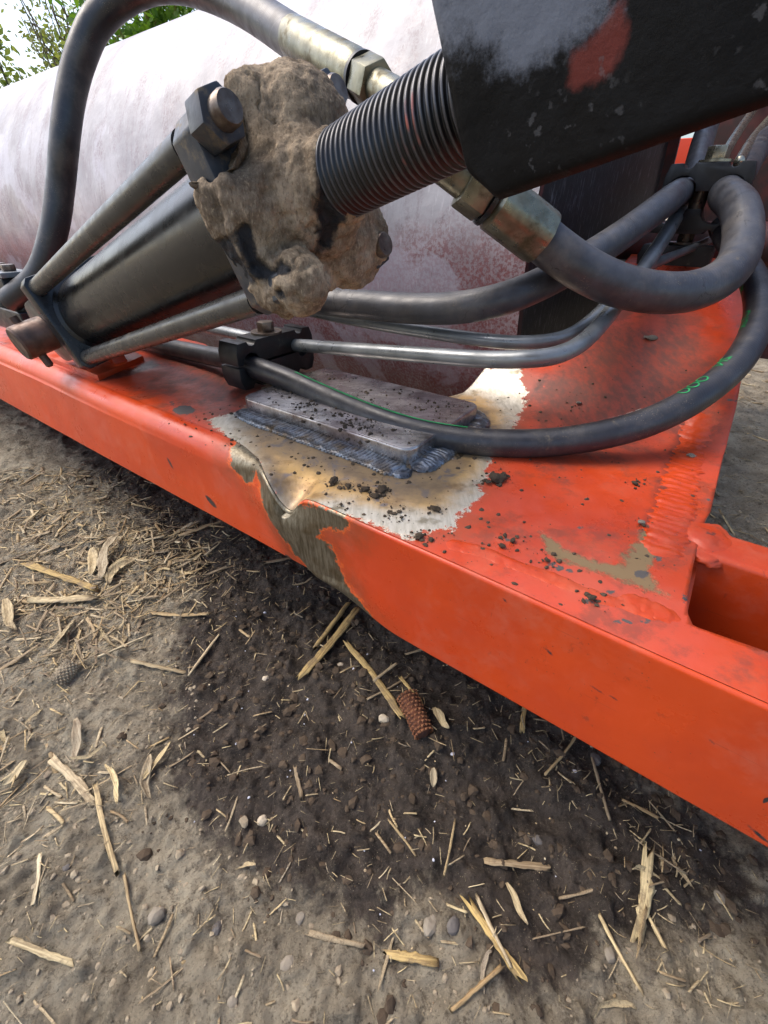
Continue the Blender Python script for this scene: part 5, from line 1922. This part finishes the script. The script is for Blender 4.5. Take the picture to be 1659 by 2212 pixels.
named = [
    ((68, 1222, 200, 1272, 15), 'stalkyellow', True, 'long yellow corn stalk lying left of the husk tuft', 'corn stalk'),
    ((92, 1297, 182, 1300, 20), 'husk', True, 'pale flat piece of stalk just below the long yellow stalk', 'corn stalk'),
    ((745, 1300, 683, 1392, 13), 'stalkyellow', False, 'thin yellow stalk poking out under the beam, left of a thicker one', 'corn stalk'),
    ((768, 1312, 668, 1450, 22), 'stalkyellow', True, 'thick blackened yellow stalk poking out under the beam fold', 'corn stalk'),
    ((757, 1392, 866, 1556, 17), 'stalkyellow', True, 'yellow stalk running down to the brown corn cob', 'corn stalk'),
    ((338, 1334, 446, 1338, 10), 'straw', True, 'flat pale stalk piece lying level left of centre', 'corn stalk'),
    ((405, 1155, 490, 1128, 11), 'straw', True, 'brown stalk piece in the heap close under the beam', 'corn stalk'),
    ((580, 1216, 642, 1206, 11), 'straw', True, 'short pale stalk tucked beneath the beam left of the fold', 'corn stalk'),
    ((212, 1718, 246, 1876, 10), 'straw', True, 'long grey brown stalk standing upright in the picture at lower left', 'corn stalk'),
    ((125, 1645, 205, 1730, 16), 'straw', True, 'split pale orange slab of stalk at left', 'corn stalk'),
    ((297, 1440, 392, 1455, 10), 'husk', True, 'crooked pale husk strip left of centre', 'corn husk'),
    ((1022, 1966, 1112, 2090, 17), 'stalkyellow', True, 'frayed yellow stalk bundle near the bottom centre', 'corn stalk'),
    ((1035, 1955, 1100, 2080, 9), 'straw', False, 'thin dark stalk beside the frayed bundle at bottom', 'corn stalk'),
    ((985, 2176, 1072, 2098, 9), 'straw', False, 'dark bent stalk at the bottom edge centre', 'corn stalk'),
    ((850, 2062, 916, 2074, 17), 'stalkyellow', True, 'short yellow stalk block on dry soil near the bottom', 'corn stalk'),
    ((1063, 1858, 1168, 1868, 14), 'straw', True, 'pale stalk lying level in the dark soil right of centre', 'corn stalk'),
    ((1400, 1872, 1390, 2006, 22), 'husk', True, 'weathered grey brown stalk standing upright in the picture at lower right', 'corn stalk'),
    ((1392, 1950, 1440, 2040, 8), 'straw', False, 'straw sliver crossing the grey brown stalk at lower right', 'straw'),
    ((1134, 1508, 1124, 1580, 11), 'stalkyellow', True, 'short pale stalk poking out under the beam right of the cob', 'corn stalk'),
    ((1178, 1684, 1246, 1596, 6), 'straw', False, 'thin straw leaning towards the beam right of centre', 'straw'),
    ((640, 1672, 650, 1718, 9), 'straw', True, 'forked pale splinter upright in dark soil', 'straw'),
    ((225, 1425, 320, 1375, 6), 'straw', False, 'long thin straw pointing up right at left', 'straw'),
    ((470, 1380, 415, 1460, 7), 'straw', False, 'slender straw slanting left of centre', 'straw'),
    ((268, 1900, 300, 2050, 6), 'straw', False, 'crooked thin twig on dry soil at lower left', 'straw'),
    ((90, 1860, 80, 1945, 7), 'straw', True, 'straight pale splinter at left edge lower down', 'straw'),
    ((150, 2080, 40, 2040, 10), 'husk', True, 'broken pale husk strip on dry soil, lower left', 'corn husk'),
    ((1300, 1990, 1380, 2130, 8), 'straw', False, 'dark slanting straw at lower right', 'straw'),
    ((1280, 1650, 1310, 1760, 7), 'straw', False, 'upright straw under the beam at right', 'straw'),
    ((870, 1480, 905, 1525, 10), 'stalkyellow', True, 'small yellow splinter just above the corn cob', 'straw'),
    ((800, 1520, 882, 1470, 6), 'straw', False, 'thin straw crossing the stalk above the cob', 'straw'),
]
for k, (g, mt, split, lab, cat) in enumerate(named):
    L = span(*g[:4])
    w = pw(g[0], g[1], g[4]) / 2 * 0.72
    o = link('corn_stalk' if 'stalk' in cat else ('corn_husk' if 'husk' in cat else 'straw'), straw_mesh('stalk_piece', L, w, w * (0.55 if split else 0.85), 300 + k, 0.04, split, 'stalk' in cat and L > 0.07, 0.55, 14), M[mt])
    put(o, *g[:4], lift=w * 0.6 + 0.001)
    tag(o, lab, cat)

# husk tuft, curled leaves
leaves = [
    ((225, 1265, 250, 1165, 24), 'pale papery husk fan standing in the straw at left, tallest leaf'),
    ((200, 1250, 205, 1180, 18), 'narrow grey husk at the left of the papery fan'),
    ((262, 1270, 268, 1205, 18), 'short brown husk at the right of the papery fan'),
    ((312, 1640, 335, 1735, 14), 'greyish curled leaf hanging down at centre left'),
    ((305, 1700, 375, 1600, 10), 'thin twisted leaf crossing above the curled leaf'),
    ((160, 1560, 180, 1650, 14), 'grey green leaf in the straw at the left side'),
    ((15, 1290, 30, 1370, 14), 'leaf strip at the left picture edge'),
    ((90, 1400, 190, 1350, 12), 'grey dry leaf above the lower straw heap'),
    ((940, 1540, 960, 1600, 16), 'pinkish husk scrap right of the corn cob'),
    ((1095, 1900, 1140, 2010, 10), 'bent brown leaf in dark soil at bottom right of centre'),
    ((930, 1660, 940, 1700, 14), 'small tan husk tip in dark soil below the cob'),
    ((270, 1745, 235, 1655, 9), 'thin pale leaf above the long grey stalk'),
    ((60, 1640, 10, 1700, 14), 'broad tan leaf in the straw heap at left edge'),
    ((45, 1130, 110, 1100, 10), 'light husk lying close to the beam at far left'),
]
for k, (g, lab) in enumerate(leaves):
    L = span(*g[:4])
    o = link('corn_husk', husk_mesh('husk_leaf', L, pw(g[0], g[1], g[4]) / 2, 500 + k, 0.5), M['husk'])
    put(o, *g[:4], lift=0.003)
    tag(o, lab, 'corn husk')

# corn cobs
def cob(u0, v0, u1, v1, px, lab, mat, bury=0.0):
    L = span(u0, v0, u1, v1)
    r = pw(u0, v0, px) / 2 * 0.82
    L *= 1.12
    n, m = 40, 40
    x = np.linspace(-0.5, 0.5, n)
    a = np.linspace(0, 2 * np.pi, m, endpoint=False)
    X, A = np.meshgrid(x, a, indexing='ij')
    prof = r * np.sqrt(np.clip(1 - (np.abs(X) * 2) ** 6, 0.1, 1)) * (1 - 0.12 * X)
    cells = np.maximum(np.sin(X * L / (r * 0.30) * np.pi), -0.3) * np.maximum(np.sin(A * 7 + np.floor(X * L / (r * 0.6)) * 0.5), -0.3)
    R_ = prof * (1 + 0.12 * cells + 0.1 * (fbm(np.stack([X * 40 * L / r * 0.1, np.cos(A) * 3, np.sin(A) * 3], -1), 3, 3) - 0.5))
    V = np.stack([X * L, R_ * np.cos(A), R_ * np.sin(A)], -1).reshape(-1, 3)
    F = grid_faces(n, m, True).tolist() + [list(range(m))[::-1], list(range((n - 1) * m, n * m))]
    root = thing('corn_cob', lab, 'corn cob')
    put(root, u0, v0, u1, v1, lift=r * (0.6 - bury))
    link('core', mesh('core', V, F, True), mat, root)
    # chaff scales that stand out from the core
    r2 = np.random.default_rng(int(u0))
    SV, SF = [], []
    for i in range(11):
        for j in range(14):
            aa = (j + 0.5 * (i % 2)) / 14 * 2 * np.pi
            xx = (-0.44 + 0.88 * i / 10) * L
            rr2 = r * (1.0 - 0.12 * xx / L)
            c = np.array([xx, rr2 * math.cos(aa), rr2 * math.sin(aa)])
            nrm = np.array([0.25, math.cos(aa), math.sin(aa)])
            tng = np.array([0, -math.sin(aa), math.cos(aa)])
            axx = np.array([1.0, 0, 0])
            w2, h2 = r * 0.17, r * 0.20 * r2.uniform(0.6, 1.3)
            b0 = len(SV)
            for dx, dt in ((-1, -1), (1, -1), (1, 1), (-1, 1)):
                SV.append(c + axx * dx * w2 * 0.7 + tng * dt * w2)
            SV.append(c + nrm * h2)
            SF += [[b0, b0 + 1, b0 + 4], [b0 + 1, b0 + 2, b0 + 4], [b0 + 2, b0 + 3, b0 + 4], [b0 + 3, b0, b0 + 4]]
    sc_ = link('chaff', mesh('chaff', SV, SF, False), M['cobtip'] if bury == 0 else mat, root)
    sc_['kind'] = 'stuff'


cob(878, 1525, 914, 1602, 44, 'bare brown corn cob in dark soil below the beam', M['cob'])
cob(125, 1475, 165, 1440, 34, 'muddy corn cob half buried in the straw at left', M['crumbdry'], 0.5)

# stones
for u, v, px, fl_, mt, lab in ((931, 1998, 32, 0.7, 'stone', 'rounded grey stone, largest on the soil near the bottom'), (566, 1771, 24, 0.7, 'stonepale', 'pale cream stone in the dark soil left of centre'), (530, 1782, 22, 0.5, 'crumbdry', 'flat tan stone beside the pale cream one'),
                               (829, 1556, 26, 0.8, 'stonepale', 'white stone left of the corn cob'), (622, 2080, 28, 0.6, 'stone', 'brownish stone on dry soil at bottom left of centre'), (340, 1978, 30, 0.6, 'stone', 'oval grey stone on dry soil at lower left'),
                               (466, 2005, 24, 0.8, 'stonedark', 'dark round pebble beside a straw tuft at lower left'), (503, 2165, 20, 0.6, 'stone', 'oval grey pebble close to the bottom edge'), (978, 2000, 24, 0.6, 'stonedark', 'dark brown pebble right of the largest grey stone'),
                               (1287, 1640, 26, 0.4, 'stonedark', 'flat blue grey stone beneath the beam at right'), (1165, 1810, 22, 0.5, 'stonedark', 'grey stone chip in dark soil right of centre'), (142, 1880, 16, 0.5, 'stonedark', 'dark slate pebble at left'),
                               (735, 1430, 16, 0.7, 'stonepale', 'small pale stone near the thick yellow stalk'), (575, 1468, 14, 0.8, 'stonepale', 'small round pale stone in dark soil left of the stalks'), (1560, 1935, 22, 0.6, 'stone', 'tan stone at the lower right side'),
                               (1320, 2060, 26, 0.6, 'stone', 'grey brown stone at lower right'), (645, 1980, 20, 0.6, 'stone', 'grey stone at the edge of the damp soil')):
    P = onz(u, v, 0)
    z = float(gfull(P[0], P[1]))
    rad = pw(u, v, px) / 2 * 0.9
    bm = bmesh.new()
    bmesh.ops.create_icosphere(bm, subdivisions=2, radius=1.0)
    SV = np.array([w_.co for w_ in bm.verts])
    SF = [[w_.index for w_ in f.verts] for f in bm.faces]
    bm.free()
    SV = SV * (1 + 1.0 * (fbm(SV * 0.9 + u, 3, int(v)) - 0.5))[:, None] * np.array([1.0, 0.8, fl_]) * rad
    o = link('stone', mesh('stone', SV, SF, False), M[mt])
    o.location = (P[0], P[1], z - rad * fl_ * 0.15)
    o.rotation_euler = (0, 0, u)
    tag(o, lab, 'stone')

# scattered straw: many loose pieces, the larger ones each an object
heap = [np.array([onz(u, v, 0)[:2] for u, v in p]) for p in (
    [(0, 880), (90, 930), (260, 1040), (420, 1110), (520, 1170), (480, 1260), (340, 1330), (200, 1420), (140, 1560), (60, 1700), (0, 1760), (0, 1000)],
    [(60, 1580), (230, 1600), (220, 1740), (100, 1760), (0, 1800), (0, 1650)],
    [(1200, 1640), (1400, 1700), (1480, 1950), (1400, 2050), (1280, 1800)])]
tmpl_s = [straw_mesh('straw_piece', 1.0, w_, w_ * 0.5, 700 + k, 0.06, k % 2 == 0, False, 0.5, 9) for k, w_ in enumerate([0.018, 0.026, 0.04, 0.055, 0.03, 0.022, 0.075, 0.045, 0.015, 0.034])]
tmpl_h = [husk_mesh('husk_piece', 1.0, 0.05 + 0.015 * (k % 3), 800 + k, 0.9, 12) for k in range(6)]
for m_ in tmpl_h:
    co_ = np.empty(len(m_.vertices) * 3)
    m_.vertices.foreach_get('co', co_)
    co_ = co_.reshape(-1, 3)
    co_[:, 2] = co_[:, 2] * 0.6
    m_.vertices.foreach_set('co', co_.ravel())
    m_.materials.append(M['husk'])
for m_ in tmpl_s:
    m_.materials.append(M['straw'])
rs = np.random.default_rng(21)


def heap_d(X, Y):
    Q = np.stack([X, Y], -1)
    return np.maximum.reduce([sdf_poly(Q, p) for p in heap])


N0 = 12000
X = rs.uniform(gx0, gx1, N0)
Y = rs.uniform(gy0, gy1, N0)
Xh, Yh = rs.uniform(gx0, -0.25, 26000), rs.uniform(0.1, gy1, 26000)
kh = (heap_d(Xh, Yh) + (fbm(xy0(Xh * 9, Yh * 9), 4, 36) - 0.5) * 0.6) > 0.03
X, Y = np.r_[X, Xh[kh][:3200]], np.r_[Y, Yh[kh][:3200]]
N0 = len(X)
hd = heap_d(X, Y) + (fbm(xy0(X * 7, Y * 7), 3, 33) - 0.5) * 0.25
prob = 0.10 + 0.9 * sstep(-0.06, 0.05, hd)
prob *= np.where(Y > 0.95, 0.5, 1)
keep = rs.random(N0) < prob
X, Y, hd = X[keep], Y[keep], hd[keep]
Z = gfull(X, Y)
lenm = 0.008 + 0.052 * rs.random(len(X)) ** 3.4
order = np.argsort(-lenm / np.hypot(np.hypot(X, Y), H))
nind = 285
for c_, i in enumerate(order[:nind]):
    L = lenm[i]
    is_h = rs.random() < 0.12
    o = link('corn_husk' if is_h else 'straw', tmpl_h[rs.integers(6)] if is_h else tmpl_s[rs.integers(10)])
    L = L * (1.1 if is_h else 1.0)
    th_ = 1.0 if L > 0.03 else 0.8
    o.scale = (L, L * rs.uniform(0.7, 1.3) * th_, L * rs.uniform(0.7, 1.2))
    o.location = (X[i], Y[i], Z[i] + 0.002 + rs.random() * 0.006 * (hd[i] > 0))
    o.rotation_euler = (rs.normal(0, 0.3), rs.normal(0, 0.13), rs.uniform(0, 6.28))
    if is_h:
        tag(o, 'loose dry husk scrap lying on the field soil', 'corn husk', 'loose husk scraps on the soil')
    else:
        tag(o, 'loose piece of chopped corn straw lying on the field soil', 'straw', 'loose straw pieces on the soil')
# the small rest is one litter
SV, SF, b0 = [], [], 0
rest = order[nind:]
small = [straw_mesh('tmp', 1.0, w_, w_ * 0.5, 900 + k, 0.1, False, False, 0.4, 4) for k, w_ in enumerate([0.025, 0.045, 0.07, 0.03])]
sv_ = []
for m_ in small:
    co_ = np.empty(len(m_.vertices) * 3)
    m_.vertices.foreach_get('co', co_)
    sv_.append((co_.reshape(-1, 3), [list(p.vertices) for p in m_.polygons]))


def litter(name, X, Y, Z, Ls, mat, zj=0.004):
    SV, SF, b0 = [], [], 0
    for i in range(len(X)):
        v_, f_ = sv_[rs.integers(4)]
        a = rs.uniform(0, 6.28)
        q = v_ * Ls[i] * np.array([1, rs.uniform(0.6, 1.3), 1])
        ti = rs.normal(0, 0.15)
        q = np.stack([q[:, 0] * math.cos(a) - q[:, 1] * math.sin(a), q[:, 0] * math.sin(a) + q[:, 1] * math.cos(a), q[:, 2] + q[:, 0] * ti], -1)
        SV.append(q + np.array([X[i], Y[i], Z[i] + 0.001 + rs.random() * zj]))
        SF += [[k + b0 for k in f] for f in f_]
        b0 += len(v_)
    o = link(name, mesh(name, np.vstack(SV), SF, True), mat)
    o['kind'] = 'stuff'


litter('straw_litter', X[rest], Y[rest], Z[rest], lenm[rest], M['straw'])
N1 = 17000
X1 = rs.uniform(gx0, gx1, N1)
Y1 = rs.uniform(gy0, gy1, N1)
h1 = heap_d(X1, Y1) + (fbm(xy0(X1 * 9, Y1 * 9), 3, 35) - 0.5) * 0.25
kk_ = rs.random(N1) < 0.38 + 0.62 * sstep(-0.06, 0.04, h1)
X1, Y1 = X1[kk_], Y1[kk_]
litter('chaff_litter', X1, Y1, gfull(X1, Y1), 0.004 + 0.016 * rs.random(len(X1)) ** 2, M['husk'], 0.002)
# sparse litter on the field beyond
X2 = rs.uniform(0.6, 3.5, 1500)
Y2 = rs.uniform(0.6, 4.0, 1500)
litter('straw_litter', X2, Y2, gfull(X2, Y2), 0.02 + 0.08 * rs.random(1500) ** 2, M['straw'], 0.004)

# ------------------------------------------------------------------ trees beyond the drum
def tree(name, label, base, height, crown_c, crown_r, nleaf, lsize, lmat, bmat, seed, nbranch=14, trunk_r=0.09, sparse=1.0):
    r_ = np.random.default_rng(seed)
    root = thing(name, label, 'tree', base, 'trees behind the roller')
    base = np.asarray(base, float)
    P = [base]
    for k in range(1, 7):
        P.append(base + np.array([r_.normal(0, 0.12) * k / 3, r_.normal(0, 0.12) * k / 3, height * k / 6 * 0.9]))
    P, _ = resample(catmull(np.array(P), 6), 0.12)
    tk = part('trunk', tube('trunk', P, np.linspace(trunk_r, trunk_r * 0.2, len(P)), 12, True, 0.03, seed), bmat, root)
    tips = []
    for k in range(nbranch):
        i = int(len(P) * r_.uniform(0.2, 0.95))
        p0 = P[i]
        tgt = crown_c + r_.normal(0, 0.45, 3) * crown_r
        mid = (p0 + tgt) / 2 + r_.normal(0, 0.12, 3) * crown_r
        B, _ = resample(catmull(np.array([p0, mid, tgt]), 8), 0.12)
        B = B + (fbm(B * 3, 2, seed + k)[:, None] - 0.5) * 0.15
        sub('limb', tube('limb', B, np.linspace(trunk_r * 0.35, 0.006, len(B)), 7), bmat, tk)
        tips.append(B)
        for q in range(4):
            i2 = int(len(B) * r_.uniform(0.3, 0.98))
            t2 = B[i2] + r_.normal(0, 0.32, 3) * crown_r * 0.6
            tips.append(resample(np.array([B[i2], (B[i2] + t2) / 2 + r_.normal(0, 0.05, 3), t2]), 0.05)[0])
    TV, TF, b0 = [], [], 0
    for B in tips[nbranch % 1:]:
        if len(B) < 3:
            continue
        m_ = tube('tmp', B, np.linspace(0.011, 0.004, len(B)), 5, False)
        co = np.empty(len(m_.vertices) * 3)
        m_.vertices.foreach_get('co', co)
        TV.append(co.reshape(-1, 3))
        TF += [[v + b0 for v in p.vertices] for p in m_.polygons]
        b0 += len(co) // 3
        bpy.data.meshes.remove(m_)
    tw = part('twigs', mesh('twigs', np.vstack(TV), TF), bmat, root)
    tw['kind'] = 'stuff'
    allp = np.vstack(tips)
    idx = r_.integers(0, len(allp), nleaf)
    C = allp[idx] + r_.normal(0, 0.10, (nleaf, 3)) * sparse
    V = np.zeros((nleaf, 4, 3))
    d = r_.normal(0, 1, (nleaf, 3))
    d /= np.linalg.norm(d, axis=1)[:, None]
    e = np.cross(d, r_.normal(0, 1, (nleaf, 3)))
    e /= np.linalg.norm(e, axis=1)[:, None]
    sz = lsize * r_.uniform(0.5, 1.3, nleaf)[:, None]
    V[:, 0] = C - d * sz
    V[:, 1] = C + e * sz * 0.45
    V[:, 2] = C + d * sz
    V[:, 3] = C - e * sz * 0.45
    F = np.arange(nleaf * 4).reshape(-1, 4)
    cr = part('crown', mesh('crown', V.reshape(-1, 3), F, False), lmat, root)
    cr['kind'] = 'stuff'


def far_pt(u, v, dist):
    r = c2wv([(u - CX) / FPX, (CY - v) / FPX, 1.0])
    r = r / np.hypot(r[0], r[1])
    return np.array([0, 0, H]) + r * dist


def tree_at(u, v, dist, w, *a, **k):
    c = far_pt(u, v, dist)
    base = np.array([c[0], c[1], 0.0])
    return base, c, w


b, c, w = tree_at(10, 190, 9, 0.9)
tree('leafy_bush', 'pale green leafy bush at the far left above the drum', b, c[2] * 1.05, c, np.array([1.0, 1.0, 0.9]), 2600, 0.05, M['leaf_light'], M['bark'], 1, 12, 0.05)
b, c, w = tree_at(150, 30, 11, 1)
tree('bare_tree', 'thin branched tree with few yellow leaves left of the hose', b, c[2] * 1.0, c, np.array([1.1, 1.1, 1.6]), 1500, 0.045, M['leaf_light'], M['bark'], 2, 16, 0.06, 1.6)
b, c, w = tree_at(330, 40, 8, 1)
tree('green_tree', 'bright green tree seen through the arch of the hose', b, c[2] * 1.05, c, np.array([0.9, 0.9, 1.1]), 5200, 0.055, M['leaf_green'], M['mossbark'], 3, 16, 0.12)
b, c, w = tree_at(480, 30, 10, 1)
tree('olive_tree', 'dull olive tree just right of the bright green one', b, c[2] * 1.05, c, np.array([1.1, 1.1, 1.2]), 3600, 0.06, M['leaf_olive'], M['bark'], 4, 14, 0.1)
b, c, w = tree_at(215, 110, 13, 1)
tree('olive_tree', 'distant olive shrub low behind the drum left of the hose arch', b, c[2] * 1.0, c, np.array([1.6, 1.6, 0.8]), 2600, 0.06, M['leaf_olive'], M['bark'], 5, 12, 0.07)
